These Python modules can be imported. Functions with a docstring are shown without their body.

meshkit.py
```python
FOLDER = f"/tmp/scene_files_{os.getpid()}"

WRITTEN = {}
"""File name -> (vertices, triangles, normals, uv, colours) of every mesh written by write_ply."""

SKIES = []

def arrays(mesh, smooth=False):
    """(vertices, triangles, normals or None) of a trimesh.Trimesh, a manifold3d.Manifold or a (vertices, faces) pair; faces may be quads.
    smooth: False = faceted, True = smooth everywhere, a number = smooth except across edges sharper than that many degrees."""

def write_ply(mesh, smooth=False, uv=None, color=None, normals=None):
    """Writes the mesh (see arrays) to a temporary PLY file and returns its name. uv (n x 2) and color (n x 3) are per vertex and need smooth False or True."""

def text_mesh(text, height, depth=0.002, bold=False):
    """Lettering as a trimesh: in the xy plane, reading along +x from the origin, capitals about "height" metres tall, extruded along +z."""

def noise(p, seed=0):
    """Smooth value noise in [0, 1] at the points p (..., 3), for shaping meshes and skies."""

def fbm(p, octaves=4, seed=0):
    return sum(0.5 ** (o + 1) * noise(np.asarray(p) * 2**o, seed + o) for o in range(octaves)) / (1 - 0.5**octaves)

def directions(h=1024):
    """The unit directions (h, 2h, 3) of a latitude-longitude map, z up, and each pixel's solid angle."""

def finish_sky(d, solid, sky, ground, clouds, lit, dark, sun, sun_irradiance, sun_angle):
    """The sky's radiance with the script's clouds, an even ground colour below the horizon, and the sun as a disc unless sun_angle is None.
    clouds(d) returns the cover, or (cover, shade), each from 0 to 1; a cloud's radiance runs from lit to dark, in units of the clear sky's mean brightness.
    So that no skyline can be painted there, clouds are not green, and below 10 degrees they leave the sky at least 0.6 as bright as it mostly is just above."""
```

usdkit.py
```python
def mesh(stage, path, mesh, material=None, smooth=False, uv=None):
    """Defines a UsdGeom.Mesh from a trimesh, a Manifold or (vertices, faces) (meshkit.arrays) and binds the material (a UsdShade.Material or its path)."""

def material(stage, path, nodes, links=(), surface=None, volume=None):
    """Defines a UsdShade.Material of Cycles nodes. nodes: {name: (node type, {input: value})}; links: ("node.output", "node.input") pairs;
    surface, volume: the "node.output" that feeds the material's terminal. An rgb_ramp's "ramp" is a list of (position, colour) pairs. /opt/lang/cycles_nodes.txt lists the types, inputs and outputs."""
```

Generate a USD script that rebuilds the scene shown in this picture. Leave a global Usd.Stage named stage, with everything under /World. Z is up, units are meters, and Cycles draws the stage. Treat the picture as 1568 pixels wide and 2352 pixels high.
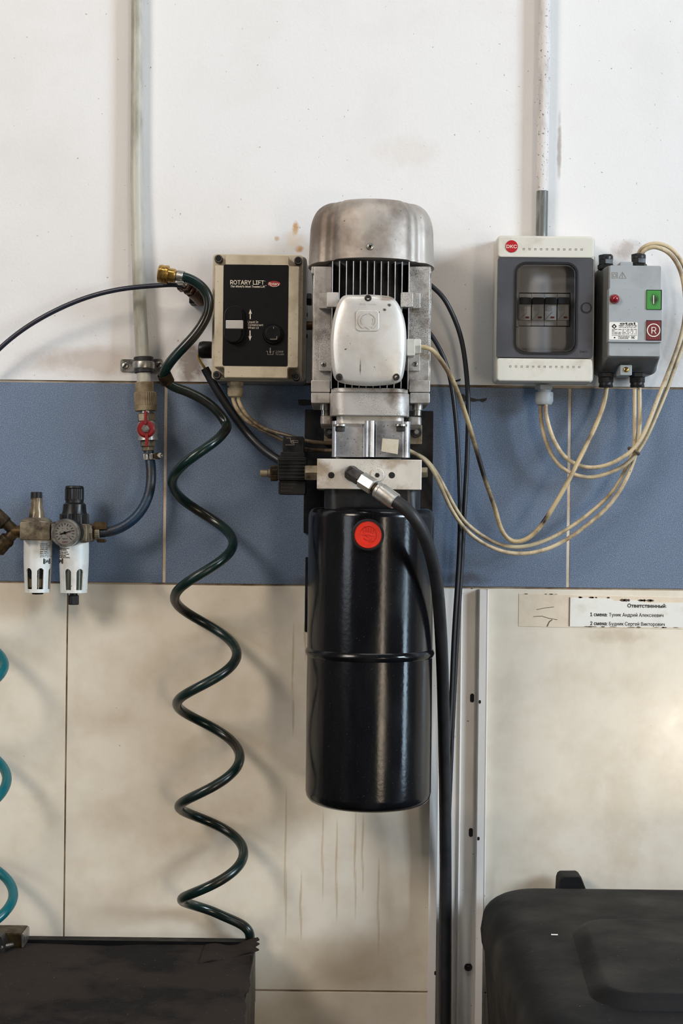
import math, random
import numpy as np, trimesh
from scipy.interpolate import CubicSpline
from shapely.geometry import Polygon, box as sbox, Point
from shapely.ops import unary_union
from shapely import affinity
from pxr import Usd, UsdGeom, UsdLux, UsdShade, Sdf, Gf, Vt
import usdkit, meshkit

random.seed(7)
RNG = np.random.default_rng(7)
stage = Usd.Stage.CreateInMemory()
UsdGeom.SetStageUpAxis(stage, "Z")
UsdGeom.SetStageMetersPerUnit(stage, 1.0)
UsdGeom.Xform.Define(stage, "/World")
UsdGeom.Scope.Define(stage, "/World/Looks")

# ------------------------------------------------------------------ camera
D, CZ, ROLL = 2.107, 1.40, math.radians(0.66)      # distance to the wall, height, slight tilt of the hand-held camera
FOCAL, APER, PW, PH = 50.0, 24.0, 1568, 2352
EXPOSURE = -1.58
cam = UsdGeom.Camera.Define(stage, "/World/camera")
cam.CreateFocalLengthAttr(FOCAL)
cam.CreateHorizontalApertureAttr(APER)
cam.CreateVerticalApertureAttr(APER * PH / PW)
cam.CreateExposureAttr(EXPOSURE)
cam.CreateFStopAttr(0.0)
cx_ = UsdGeom.Xformable(cam)
cx_.AddTranslateOp().Set(Gf.Vec3d(0, -D, CZ))
cx_.AddRotateXOp().Set(90.0)
cx_.AddRotateZOp().Set(math.degrees(ROLL))

# ------------------------------------------------------------------ light: workshop windows, a roof light, openings behind the camera and an added low panel
def rect_light(name, at, to, w, h, color, power):
    l = UsdLux.RectLight.Define(stage, "/World/" + name)
    l.CreateWidthAttr(w); l.CreateHeightAttr(h)
    l.CreateColorAttr(Gf.Vec3f(*color)); l.CreateIntensityAttr(power); l.CreateExposureAttr(0.0)
    m = Gf.Matrix4d(); m.SetLookAt(Gf.Vec3d(*at), Gf.Vec3d(*to), Gf.Vec3d(0, 0.01, 1))
    UsdGeom.Xformable(l).AddTransformOp().Set(m.GetInverse())
    return l
rect_light("daylight_window", (4.2, -2.7, 2.7), (0.0, 0.0, 1.4), 1.1, 1.3, (0.74, 0.87, 1.0), 122.0)
rect_light("roof_light", (-2.5, -3.0, 3.3), (0.0, 0.0, 1.3), 1.1, 1.1, (1.0, 0.88, 0.77), 62.0)
rect_light("ceiling_lamp", (0.5, -1.7, 4.2), (0.3, -0.7, 0.0), 2.6, 0.4, (1.0, 0.97, 0.94), 22.0)
rect_light("open_doorway", (3.55, -8.9, 1.2), (0.0, 0.0, 1.2), 0.7, 2.2, (1.0, 0.86, 0.70), 38.0)
rect_light("sunlit_floor_panel", (2.25, -5.75, 0.19), (0.6, 0.0, 1.0), 1.0, 0.27, (1.0, 0.82, 0.58), 80.0)  # added upright panel standing in for a sunlit patch of floor
rect_light("side_gate", (4.7, -2.2, 0.75), (0.0, 0.0, 1.0), 0.6, 1.3, (0.62, 0.82, 1.0), 44.0)
rect_light("left_window", (-4.8, -4.3, 1.8), (0.0, 0.0, 1.2), 2.6, 1.8, (0.84, 0.92, 1.0), 11.0)
dome = UsdLux.DomeLight.Define(stage, "/World/daylight")
dome.CreateIntensityAttr(0.0)
dome.CreateColorAttr(Gf.Vec3f(0.85, 0.92, 1.0))

# ------------------------------------------------------------------ picture to place
CR, SR = math.cos(ROLL), math.sin(ROLL)
def M(n, d=0.0):                       # n picture pixels, in metres, at depth d in front of the wall
    return n * (APER / FOCAL / PW) * (D - d)
def P(px, py, d=0.0):                  # the point of the place at depth d that the photograph shows at px, py
    u, v = M(px - PW / 2, d), M(py - PH / 2, d)
    return np.array([u * CR + v * SR, -d, CZ - (-u * SR + v * CR)])

def lin(r, g, b):
    f = lambda c: c / 12.92 if c <= 0.04045 else ((c + 0.055) / 1.055) ** 2.4
    return tuple(f(x / 255.0) for x in (r, g, b))

# ------------------------------------------------------------------ materials
LOOKS = {}
def look(name, base, rough=0.5, metal=0.0, dirt=None, amount=0.6, dscale=14, lo=0.5, hi=0.75, speck=None, sscale=260, slo=0.63, shi=0.70, patch=0,
         bump=0.0, bscale=120, spec=0.5, stretch=(1, 1, 1), coat=0.0, rvar=0.12, extra=None, detail=6):
    """A worn surface: base colour, patches of dirt, fine specks, grain."""
    n = {"g": ("geometry", {}), "m": ("mapping", {"scale": stretch}),
         "p": ("principled_bsdf", {"base_color": base, "roughness": rough, "metallic": metal, "specular_ior_level": spec, "coat_weight": coat, "coat_roughness": 0.15})}
    l = [("g.position", "m.vector")]
    src = None
    if dirt is not None:
        n["dn"] = ("noise_texture", {"scale": dscale, "detail": detail, "roughness": 0.62})
        n["dr"] = ("map_range", {"from_min": lo, "from_max": hi, "to_min": 0.0, "to_max": amount, "clamp": True})
        n["dm"] = ("mix", {"color1": base, "color2": dirt, "use_clamp": True})
        l += [("m.vector", "dn.vector"), ("dn.fac", "dr.value"), ("dr.result", "dm.fac")]
        src = "dm.color"
    if speck is not None:
        n["sn"] = ("noise_texture", {"scale": sscale, "detail": 2.0, "roughness": 0.5})
        n["sr"] = ("map_range", {"from_min": slo, "from_max": shi, "to_min": 0.0, "to_max": 0.85, "clamp": True})
        n["sm"] = ("mix", {"color1": base, "color2": speck})
        l += [("g.position", "sn.vector"), ("sn.fac", "sr.value")]
        if patch:
            n["pn"] = ("noise_texture", {"scale": patch, "detail": 2.0})
            n["pr"] = ("map_range", {"from_min": 0.42, "from_max": 0.60, "to_min": 0.0, "to_max": 1.0, "clamp": True})
            n["pm"] = ("math", {"math_type": "multiply"})
            l += [("g.position", "pn.vector"), ("pn.fac", "pr.value"), ("pr.result", "pm.value1"), ("sr.result", "pm.value2"), ("pm.value", "sm.fac")]
        else: l.append(("sr.result", "sm.fac"))
        if src: l.append((src, "sm.color1"))
        src = "sm.color"
    if extra:
        src = extra(n, l, src, base)
    if src: l.append((src, "p.base_color"))
    if rvar:
        n["rn"] = ("noise_texture", {"scale": dscale * 1.7, "detail": 4.0})
        n["rr"] = ("map_range", {"from_min": 0.3, "from_max": 0.7, "to_min": max(0.03, rough - rvar), "to_max": min(1.0, rough + rvar), "clamp": True})
        l += [("m.vector", "rn.vector"), ("rn.fac", "rr.value"), ("rr.result", "p.roughness")]
    if bump:
        n["bn"] = ("noise_texture", {"scale": bscale, "detail": 3.0})
        n["b"] = ("bump", {"strength": bump, "distance": 0.002})
        l += [("g.position", "bn.vector"), ("bn.fac", "b.height"), ("b.normal", "p.normal")]
    LOOKS[name] = usdkit.material(stage, "/World/Looks/" + name, n, l, surface="p.BSDF")
    return LOOKS[name]

def stains(spots):
    """Stains with a place of their own: (point, (rx, ry, rz) radii, colour, strength, noise scale)."""
    def build(n, l, src, base):
        for i, (c, r, col, st, sc) in enumerate(spots):
            k = f"s{i}"
            n[k + "v"] = ("vector_math", {"math_type": "subtract", "vector2": tuple(c)})
            n[k + "d"] = ("vector_math", {"math_type": "divide", "vector2": tuple(r)})
            n[k + "l"] = ("vector_math", {"math_type": "length"})
            n[k + "f"] = ("map_range", {"from_min": 0.15, "from_max": 1.0, "to_min": 1.0, "to_max": 0.0, "clamp": True})
            n[k + "n"] = ("noise_texture", {"scale": sc, "detail": 5.0, "roughness": 0.65})
            n[k + "a"] = ("math", {"math_type": "multiply"})
            n[k + "t"] = ("map_range", {"from_min": 0.18, "from_max": 0.42, "to_min": 0.0, "to_max": st, "clamp": True})
            n[k + "x"] = ("mix", {"color1": base, "color2": col})
            l += [("g.position", k + "v.vector1"), (k + "v.vector", k + "d.vector1"), (k + "d.vector", k + "l.vector1"), (k + "l.value", k + "f.value"),
                  ("g.position", k + "n.vector"), (k + "f.result", k + "a.value1"), (k + "n.fac", k + "a.value2"), (k + "a.value", k + "t.value"), (k + "t.result", k + "x.fac")]
            if src: l.append((src, k + "x.color1"))
            src = k + "x.color"
        return src
    return build

BROWN, BLACKISH = lin(92, 74, 56), lin(30, 28, 27)
def sp(px, py, rx, ry): return tuple(P(px, py, 0)), (M(rx), 0.3, M(ry))
look("print_dim", lin(64, 61, 54), 0.6, rvar=0)
look("plaster", lin(228, 227, 226), 0.75, dirt=lin(205, 198, 190), amount=0.35, dscale=5, lo=0.5, hi=0.8, speck=lin(150, 140, 130), sscale=170, slo=0.715, shi=0.75, bump=0.15, bscale=210, rvar=0,
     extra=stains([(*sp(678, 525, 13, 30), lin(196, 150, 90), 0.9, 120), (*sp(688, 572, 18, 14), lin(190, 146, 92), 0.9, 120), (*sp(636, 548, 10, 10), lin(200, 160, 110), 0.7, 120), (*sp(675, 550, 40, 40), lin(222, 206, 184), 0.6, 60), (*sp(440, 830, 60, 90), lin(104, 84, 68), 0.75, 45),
                   (*sp(935, 350, 130, 70), lin(214, 206, 196), 0.35, 40), (*sp(1284, 340, 9, 130), lin(150, 142, 134), 0.7, 60),
                   (*sp(1440, 575, 60, 40), lin(150, 124, 104), 0.5, 60), (*sp(200, 830, 260, 60), lin(186, 168, 152), 0.55, 16),
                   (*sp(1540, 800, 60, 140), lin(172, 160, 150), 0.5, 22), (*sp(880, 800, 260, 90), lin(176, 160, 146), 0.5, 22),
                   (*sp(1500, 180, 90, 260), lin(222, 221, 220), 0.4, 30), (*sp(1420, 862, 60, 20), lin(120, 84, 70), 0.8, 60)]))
look("grout", lin(196, 180, 158), 0.9, dirt=lin(96, 74, 54), amount=0.85, dscale=9, lo=0.42, hi=0.62, bump=0.2, rvar=0)
def tile_extra(n, l, src, base): return src
look("light_grout", lin(214, 200, 180), 0.85, dirt=lin(170, 140, 104), amount=0.6, dscale=20, lo=0.45, hi=0.65, rvar=0)
look("blue_tile", lin(110, 129, 153), 0.46, dirt=lin(74, 88, 111), amount=0.95, dscale=1000, lo=0.40, hi=0.60, speck=lin(166, 182, 198), sscale=1100, slo=0.56, shi=0.68, bump=0.10, bscale=420, rvar=0.05, detail=3,
     extra=stains([(*sp(720, 1340, 120, 30), lin(70, 66, 66), 0.5, 30), (*sp(1050, 1330, 120, 30), lin(60, 60, 66), 0.7, 35), (*sp(660, 930, 120, 60), lin(62, 70, 88), 0.5, 30)]))
drips = []
for x, y0, h in ((655, 1990, 260), (672, 1560, 200), (740, 1960, 150), (772, 2000, 180), (815, 1980, 190), (832, 1960, 140), (868, 2080, 160), (690, 2080, 120), (700, 1450, 100)):
    for k_ in range(3): drips.append((*sp(x + (1.5, -1, 1.5)[k_], y0 + (k_ - 1) * h * .36, 4.2, h * .55), lin(186, 160, 122), 0.5, 22))
look("beige_tile", lin(232, 223, 206), 0.17, dirt=lin(200, 184, 160), amount=0.45, dscale=15, lo=0.42, hi=0.70, detail=13, speck=lin(150, 135, 115), sscale=110, slo=0.76, shi=0.80, bump=0.04, bscale=40, rvar=0.04,
     extra=stains(drips + [(*sp(820, 2200, 260, 110), lin(180, 156, 124), 0.35, 12), (*sp(1420, 1460, 120, 30), lin(176, 156, 128), 0.4, 30), (*sp(1430, 1880, 90, 240), lin(206, 190, 166), 0.35, 30)]))
look("room_paint", lin(120, 118, 116), 0.8, dirt=lin(100, 97, 93), amount=0.5, dscale=2, rvar=0)
look("floor_paint", lin(84, 80, 76), 0.5, dirt=lin(60, 56, 52), amount=0.7, dscale=3)
look("pipe_paint", lin(190, 187, 175), 0.5, dirt=lin(128, 124, 108), amount=0.75, dscale=18, lo=0.45, hi=0.62, stretch=(1, 1, 0.3), bump=0.25, bscale=60)
look("conduit_paint", lin(216, 212, 208), 0.6, dirt=lin(150, 143, 138), amount=0.8, dscale=24, lo=0.48, hi=0.66, stretch=(1, 1, 0.25), speck=lin(90, 84, 80), sscale=300, slo=0.64, shi=0.7, bump=0.2, bscale=80)
look("conduit_metal", lin(152, 154, 150), 0.5, 0.3, dirt=lin(80, 82, 78), amount=0.8, dscale=30, lo=0.45, hi=0.6, stretch=(1, 1, 0.3))
look("beige_plastic", lin(190, 178, 152), 0.5, dirt=lin(108, 90, 66), amount=0.65, dscale=22, lo=0.48, hi=0.72, speck=lin(70, 56, 42), sscale=420, slo=0.68, shi=0.74)
look("old_beige_plastic", lin(158, 142, 112), 0.6, dirt=lin(88, 72, 52), amount=0.8, dscale=26, lo=0.45, hi=0.65)
look("box_plastic", lin(202, 191, 168), 0.5, dirt=lin(132, 112, 84), amount=0.6, dscale=16, lo=0.5, hi=0.74, speck=lin(84, 68, 52), sscale=360, slo=0.68, shi=0.74, bump=0.06)
look("box_side", lin(140, 138, 132), 0.45, dirt=lin(80, 74, 66), amount=0.7, dscale=18)
look("white_plastic", lin(214, 211, 200), 0.45, dirt=lin(168, 150, 124), amount=0.55, dscale=20, lo=0.52, hi=0.76, speck=lin(88, 76, 66), sscale=330, slo=0.71, shi=0.76)
look("black_plastic", lin(17, 17, 19), 0.42, dirt=lin(32, 30, 29), amount=0.6, dscale=40, spec=0.4)
look("panel_black", lin(12, 12, 15), 0.6, spec=0.2, dirt=lin(19, 18, 19), amount=0.6, dscale=20, bump=0.05, bscale=800)
look("button_black", lin(10, 10, 12), 0.42, spec=0.3, rvar=0)
look("lens_white", lin(190, 187, 184), 0.45, dirt=lin(160, 150, 145), amount=0.5, dscale=80)
look("print_white", lin(222, 212, 196), 0.6, rvar=0)
look("print_grey", lin(140, 132, 122), 0.6, rvar=0)
look("print_black", lin(26, 26, 28), 0.6, rvar=0)
look("print_red", lin(150, 28, 34), 0.5, rvar=0)
look("logo_red", lin(176, 24, 36), 0.4, rvar=0)
look("cowl_silver", lin(180, 172, 163), 0.54, 0.5, dirt=lin(100, 84, 70), amount=0.85, dscale=10, lo=0.43, hi=0.64, speck=lin(46, 40, 36), sscale=240, slo=0.73, shi=0.77, bump=0.04, bscale=300, detail=10)
look("motor_silver", lin(196, 192, 187), 0.46, 0.5, dirt=lin(104, 88, 74), amount=0.85, dscale=17, lo=0.47, hi=0.62, speck=lin(40, 35, 33), sscale=1150, slo=0.56, shi=0.62, patch=16, bump=0.08, bscale=300, detail=9)
look("cover_silver", lin(214, 211, 205), 0.42, 0.4, dirt=lin(160, 144, 124), amount=0.42, dscale=13, lo=0.49, hi=0.66, detail=10, speck=lin(60, 50, 44), sscale=200, slo=0.72, shi=0.76, bump=0.04, bscale=400,
     extra=stains([(tuple(P(893, 702, .23)), (M(7), .05, M(6)), lin(70, 58, 52), 0.95, 200), (tuple(P(882, 713, .23)), (M(7), .05, M(5)), lin(66, 56, 50), 0.95, 220),
                   (tuple(P(890, 686, .23)), (M(34), .05, M(12)), lin(120, 102, 84), 0.8, 60), (tuple(P(827, 845, .23)), (M(3), .05, M(26)), lin(60, 52, 48), 0.8, 120)]))
look("fin_edge", lin(150, 147, 145), 0.4, 0.6, dirt=lin(60, 56, 54), amount=0.7, dscale=30)
look("motor_core", lin(58, 57, 58), 0.55, 0.4, dirt=lin(26, 25, 26), amount=0.9, dscale=40, lo=0.4, hi=0.6)
look("pump_alu", lin(206, 208, 212), 0.32, 0.8, dirt=lin(96, 90, 84), amount=0.75, dscale=18, lo=0.48, hi=0.7, speck=lin(60, 54, 50), sscale=420, slo=0.66, shi=0.72)
look("block_alu", lin(222, 217, 208), 0.42, 0.5, dirt=lin(160, 136, 104), amount=0.75, dscale=18, lo=0.49, hi=0.64, speck=lin(52, 42, 36), sscale=1000, slo=0.60, shi=0.65, patch=26, bump=0.03)
look("sticker", lin(196, 188, 168), 0.6, dirt=lin(170, 140, 92), amount=0.7, dscale=50)
look("tank_black", lin(13, 14, 17), 0.17, 0.0, dirt=lin(28, 28, 31), amount=0.6, dscale=18, lo=0.45, hi=0.7, speck=lin(62, 62, 66), sscale=520, slo=0.70, shi=0.74, bump=0.05, bscale=160, spec=0.36, stretch=(1, 1, 0.35), rvar=0.07)
look("paint_black", lin(18, 19, 22), 0.35, dirt=lin(34, 33, 34), amount=0.6, dscale=20)
look("red_cap", lin(214, 46, 28), 0.36, dirt=lin(170, 30, 20), amount=0.4, dscale=40)
look("steel", lin(170, 168, 162), 0.32, 0.9, dirt=lin(80, 70, 58), amount=0.6, dscale=50)
look("dark_steel", lin(78, 76, 76), 0.38, 0.8, dirt=lin(40, 36, 34), amount=0.7, dscale=50)
look("zinc", lin(180, 178, 172), 0.40, 0.7, dirt=lin(104, 90, 68), amount=0.6, dscale=45)
look("grimy_zinc", lin(146, 134, 112), 0.5, 0.55, dirt=lin(48, 40, 32), amount=0.9, dscale=40, lo=0.42, hi=0.64, bump=0.15, bscale=200)
look("brass", lin(186, 150, 84), 0.32, 0.95, dirt=lin(96, 72, 36), amount=0.7, dscale=60)
look("old_brass", lin(90, 72, 46), 0.5, 0.7, dirt=lin(36, 30, 24), amount=0.9, dscale=50, lo=0.4, hi=0.6)
look("bronze_nut", lin(96, 74, 64), 0.34, 0.85, dirt=lin(50, 40, 36), amount=0.6, dscale=60)
look("valve_red", lin(134, 26, 28), 0.45, dirt=lin(84, 22, 22), amount=0.5, dscale=60)
look("green_hose", lin(13, 36, 33), 0.28, dirt=lin(34, 26, 20), amount=0.85, dscale=14, lo=0.48, hi=0.62, spec=0.55)
look("teal_hose", lin(10, 96, 104), 0.26, dirt=lin(8, 66, 72), amount=0.5, dscale=14, spec=0.55)
look("blue_hose", lin(12, 46, 70), 0.42, dirt=lin(38, 36, 36), amount=0.85, dscale=26, lo=0.42, hi=0.6, bump=0.2, bscale=500)
look("thin_hose", lin(34, 38, 52), 0.4, dirt=lin(50, 38, 36), amount=0.6, dscale=20)
look("rubber", lin(32, 32, 35), 0.5, dirt=lin(20, 20, 22), amount=0.6, dscale=30, bump=0.08, bscale=300)
look("cable_black", lin(27, 29, 34), 0.42, rvar=0.05)
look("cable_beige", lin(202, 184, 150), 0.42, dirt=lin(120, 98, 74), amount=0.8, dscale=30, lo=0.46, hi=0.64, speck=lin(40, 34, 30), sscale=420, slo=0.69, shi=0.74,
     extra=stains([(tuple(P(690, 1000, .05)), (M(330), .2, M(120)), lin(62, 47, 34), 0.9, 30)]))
look("cable_soiled", lin(190, 168, 128), 0.45, dirt=lin(104, 82, 60), amount=0.8, dscale=24, lo=0.46, hi=0.68, speck=lin(30, 26, 24), sscale=420, slo=0.68, shi=0.74,
     extra=stains([(tuple(P(1115, 1090, .08)), (M(80), .12, M(170)), lin(30, 26, 25), 1.0, 12), (tuple(P(1240, 1190, .06)), (M(36), .1, M(36)), lin(40, 33, 30), 1.0, 40)]))
look("tie_brown", lin(96, 80, 60), 0.6, rvar=0)
look("starter_grey", lin(160, 165, 167), 0.48, dirt=lin(128, 128, 122), amount=0.5, dscale=22, lo=0.5, hi=0.75, speck=lin(70, 68, 66), sscale=300, slo=0.72, shi=0.77)
look("starter_dark", lin(104, 104, 102), 0.5, dirt=lin(56, 50, 44), amount=0.7, dscale=20)  # starter grey darkened to paint in the shade of its sides, plus dirt
look("button_green", lin(62, 142, 62), 0.42, rvar=0, extra=stains([(tuple(P(1500, 689, .09)), (M(17), .05, M(23)), lin(36, 42, 36), 0.95, 90)]))
look("button_red", lin(112, 36, 42), 0.42, dirt=lin(80, 28, 32), amount=0.5, dscale=60)
look("lamp_red", lin(132, 18, 30), 0.12, rvar=0, coat=0.5)
look("paper", lin(232, 230, 222), 0.6, dirt=lin(190, 176, 150), amount=0.5, dscale=24, lo=0.52, hi=0.75, bump=0.1, bscale=60)
look("tape", lin(222, 208, 187), 0.28, dirt=lin(200, 180, 152), amount=0.5, dscale=30, bump=0.15, bscale=90)
look("tape_grime", lin(82, 68, 54), 0.8, rvar=0)
look("channel_paint", lin(240, 236, 230), 0.40, dirt=lin(200, 182, 168), amount=0.5, dscale=10, lo=0.46, hi=0.72, stretch=(1, 1, 0.2), speck=lin(110, 96, 84), sscale=200, slo=0.74, shi=0.78)
look("void", lin(30, 28, 26), 0.9, rvar=0)
look("chest_black", lin(11, 11, 12), 0.5, spec=0.2, dirt=lin(28, 25, 23), amount=0.5, dscale=20)
look("chest_side", lin(48, 42, 37), 0.5, dirt=lin(36, 32, 30), amount=0.8, dscale=14, speck=lin(170, 170, 172), sscale=70, slo=0.72, shi=0.75)
look("mat_cloth", lin(46, 39, 35), 0.9, spec=0.2, dirt=lin(20, 19, 20), amount=0.9, dscale=7, lo=0.50, hi=0.60, speck=lin(150, 146, 140), sscale=330, slo=0.745, shi=0.775, bump=0.5, bscale=240, rvar=0.05)
look("bin_plastic", lin(13, 13, 15), 0.62, spec=0.28, dirt=lin(28, 26, 24), amount=0.6, dscale=9, lo=0.5, hi=0.75, speck=lin(140, 136, 130), sscale=300, slo=0.765, shi=0.79, bump=0.12, bscale=220)
look("gauge_face", lin(240, 238, 234), 0.4, rvar=0)
look("print_pink", lin(196, 110, 110), 0.5, rvar=0)
look("bowl_white", lin(224, 226, 222), 0.42, 0.1, dirt=lin(150, 122, 108), amount=0.5, dscale=18, lo=0.52, hi=0.74, speck=lin(60, 54, 50), sscale=240, slo=0.72, shi=0.76)
look("bowl_dark", lin(70, 70, 58), 0.2, dirt=lin(44, 46, 40), amount=0.6, dscale=20)
look("oil_pale", lin(226, 204, 172), 0.35, rvar=0)
look("dome_brown", lin(128, 112, 88), 0.3, 0.2, dirt=lin(44, 38, 32), amount=0.85, dscale=40, lo=0.42, hi=0.6)
look("door_tint", lin(74, 75, 80), 0.33, dirt=lin(52, 52, 56), amount=0.5, dscale=14, coat=0.4)
look("door_line", lin(24, 26, 32), 0.4, rvar=0)
look("inner_grey", lin(214, 212, 208), 0.6, dirt=lin(186, 182, 176), amount=0.5, dscale=18)
look("breaker_white", lin(206, 204, 198), 0.5, dirt=lin(150, 150, 140), amount=0.5, dscale=50)
look("breaker_dark", lin(40, 43, 48), 0.5, rvar=0)
look("breaker_red", lin(120, 44, 40), 0.5, rvar=0)
look("smear", lin(34, 32, 32), 0.6, rvar=0)
look("litter_white", lin(230, 228, 220), 0.6, rvar=0)
look("wire_yellow", lin(150, 128, 70), 0.5, rvar=0)

def pane(name, tint, gloss):
    LOOKS[name] = usdkit.material(stage, "/World/Looks/" + name, {
        "t": ("transparent_bsdf", {"color": tint}), "g": ("glossy_bsdf", {"color": (1, 1, 1), "roughness": gloss}),
        "f": ("fresnel", {"IOR": 1.5}), "x": ("mix_closure", {})},
        [("f.fac", "x.fac"), ("t.BSDF", "x.closure1"), ("g.BSDF", "x.closure2")], surface="x.closure")
pane("smoked_pane", (0.80, 0.81, 0.84), 0.12)
pane("clear_pane", (0.93, 0.94, 0.95), 0.03)
pane("smoky_bowl", (0.42, 0.42, 0.40), 0.1)

# ------------------------------------------------------------------ mesh helpers
def tm(v, f):
    m = trimesh.Trimesh(np.asarray(v, float), np.asarray(f, int), process=False)
    if m.volume < 0: m.invert()
    return m
def join(*ms): return trimesh.util.concatenate([m for m in ms])
def loft(loops, cap0=True, cap1=True):
    """Closed rings of equal length joined into one skin."""
    L = [np.asarray(a, float) for a in loops]; n = len(L[0]); v = list(np.vstack(L)); f = []
    for i in range(len(L) - 1):
        a, b = i * n, (i + 1) * n
        for k in range(n):
            k2 = (k + 1) % n
            f += [[a + k, a + k2, b + k2], [a + k, b + k2, b + k]]
    if cap0:
        c = len(v); v.append(L[0].mean(0)); f += [[c, (k + 1) % n, k] for k in range(n)]
    if cap1:
        c = len(v); v.append(L[-1].mean(0)); o = (len(L) - 1) * n; f += [[c, o + k, o + (k + 1) % n] for k in range(n)]
    return tm(v, f)
def rr(w, h, r, n=6):
    """Rounded rectangle, counter-clockwise, centred."""
    r = max(min(r, w / 2 - 1e-6, h / 2 - 1e-6), 1e-5); out = []
    for cx, cy, a0 in ((w / 2 - r, h / 2 - r, 0), (-w / 2 + r, h / 2 - r, 90), (-w / 2 + r, -h / 2 + r, 180), (w / 2 - r, -h / 2 + r, 270)):
        for k in range(n + 1):
            a = math.radians(a0 + 90 * k / n); out.append((cx + r * math.cos(a), cy + r * math.sin(a)))
    return np.array(out)
def facing(loop, X, Z, d):            # a ring in the wall's plane at depth d
    return np.stack([X + loop[:, 0], np.full(len(loop), -d), Z + loop[:, 1]], 1)
def panel(X, Z, w, h, d0, d1, r=0.002, bev=0.0015, n=5):
    loops = [facing(rr(w, h, r, n), X, Z, d0)]
    for k in range(4):
        a = k / 3 * math.pi / 2; i = bev * (1 - math.cos(a))
        loops.append(facing(rr(w - 2 * i, h - 2 * i, r - i, n), X, Z, d1 - bev + bev * math.sin(a)))
    return loft(loops)
def pbox(x0, y0, x1, y1, d0, d1, r=2, bev=1.5, n=5):
    """A block whose front fills the picture's rectangle at depth d1."""
    c = P((x0 + x1) / 2, (y0 + y1) / 2, d1)
    return panel(c[0], c[2], M(x1 - x0, d1), M(y1 - y0, d1), d0, d1, M(r, d1), M(bev, d1), n)
def unit(a): a = np.asarray(a, float); return a / np.linalg.norm(a)
def lathe(prof, o, axis, seg=40, phase=0.0):
    """prof: (radius, distance along the axis) pairs."""
    o, t = np.asarray(o, float), unit(axis)
    ref = np.array([0, 0, 1.0]) if abs(t[2]) < 0.9 else np.array([0, -1.0, 0])
    a = unit(np.cross(t, ref)); b = np.cross(t, a)
    ang = phase + np.arange(seg) * 2 * np.pi / seg
    ring = np.cos(ang)[:, None] * a + np.sin(ang)[:, None] * b
    return loft([o + t * s + ring * max(r, 1e-5) for r, s in prof])
def rod(o, e, r, seg=24, bev=0.0):
    o, e = np.asarray(o, float), np.asarray(e, float); L = np.linalg.norm(e - o)
    p = [(r, 0), (r, L)] if not bev else [(r - bev, 0), (r, bev), (r, L - bev), (r - bev, L)]
    return lathe(p, o, e - o, seg)
def hexa(o, e, r, phase=0.0):
    o, e = np.asarray(o, float), np.asarray(e, float); L = np.linalg.norm(e - o); b = min(0.12 * r, L * 0.2)
    return lathe([(r - b, 0), (r, b), (r, L - b), (r - b, L)], o, e - o, 6, phase)
def knurled(o, e, r, teeth=28, depth=0.06, bev=0.0008):
    o, e = np.asarray(o, float), np.asarray(e, float); L = np.linalg.norm(e - o); t = unit(e - o)
    ref = np.array([0, 0, 1.0]) if abs(t[2]) < 0.9 else np.array([0, -1.0, 0])
    a = unit(np.cross(t, ref)); b = np.cross(t, a)
    k = np.arange(teeth * 4); ang = k * 2 * np.pi / (teeth * 4); rad = np.where(k % 4 < 2, 1.0, 1.0 - depth)
    ring = (np.cos(ang)[:, None] * a + np.sin(ang)[:, None] * b) * rad[:, None]
    return loft([o + ring * (r - bev), o + t * bev + ring * r, o + t * (L - bev) + ring * r, o + t * L + ring * (r - bev)])
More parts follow.
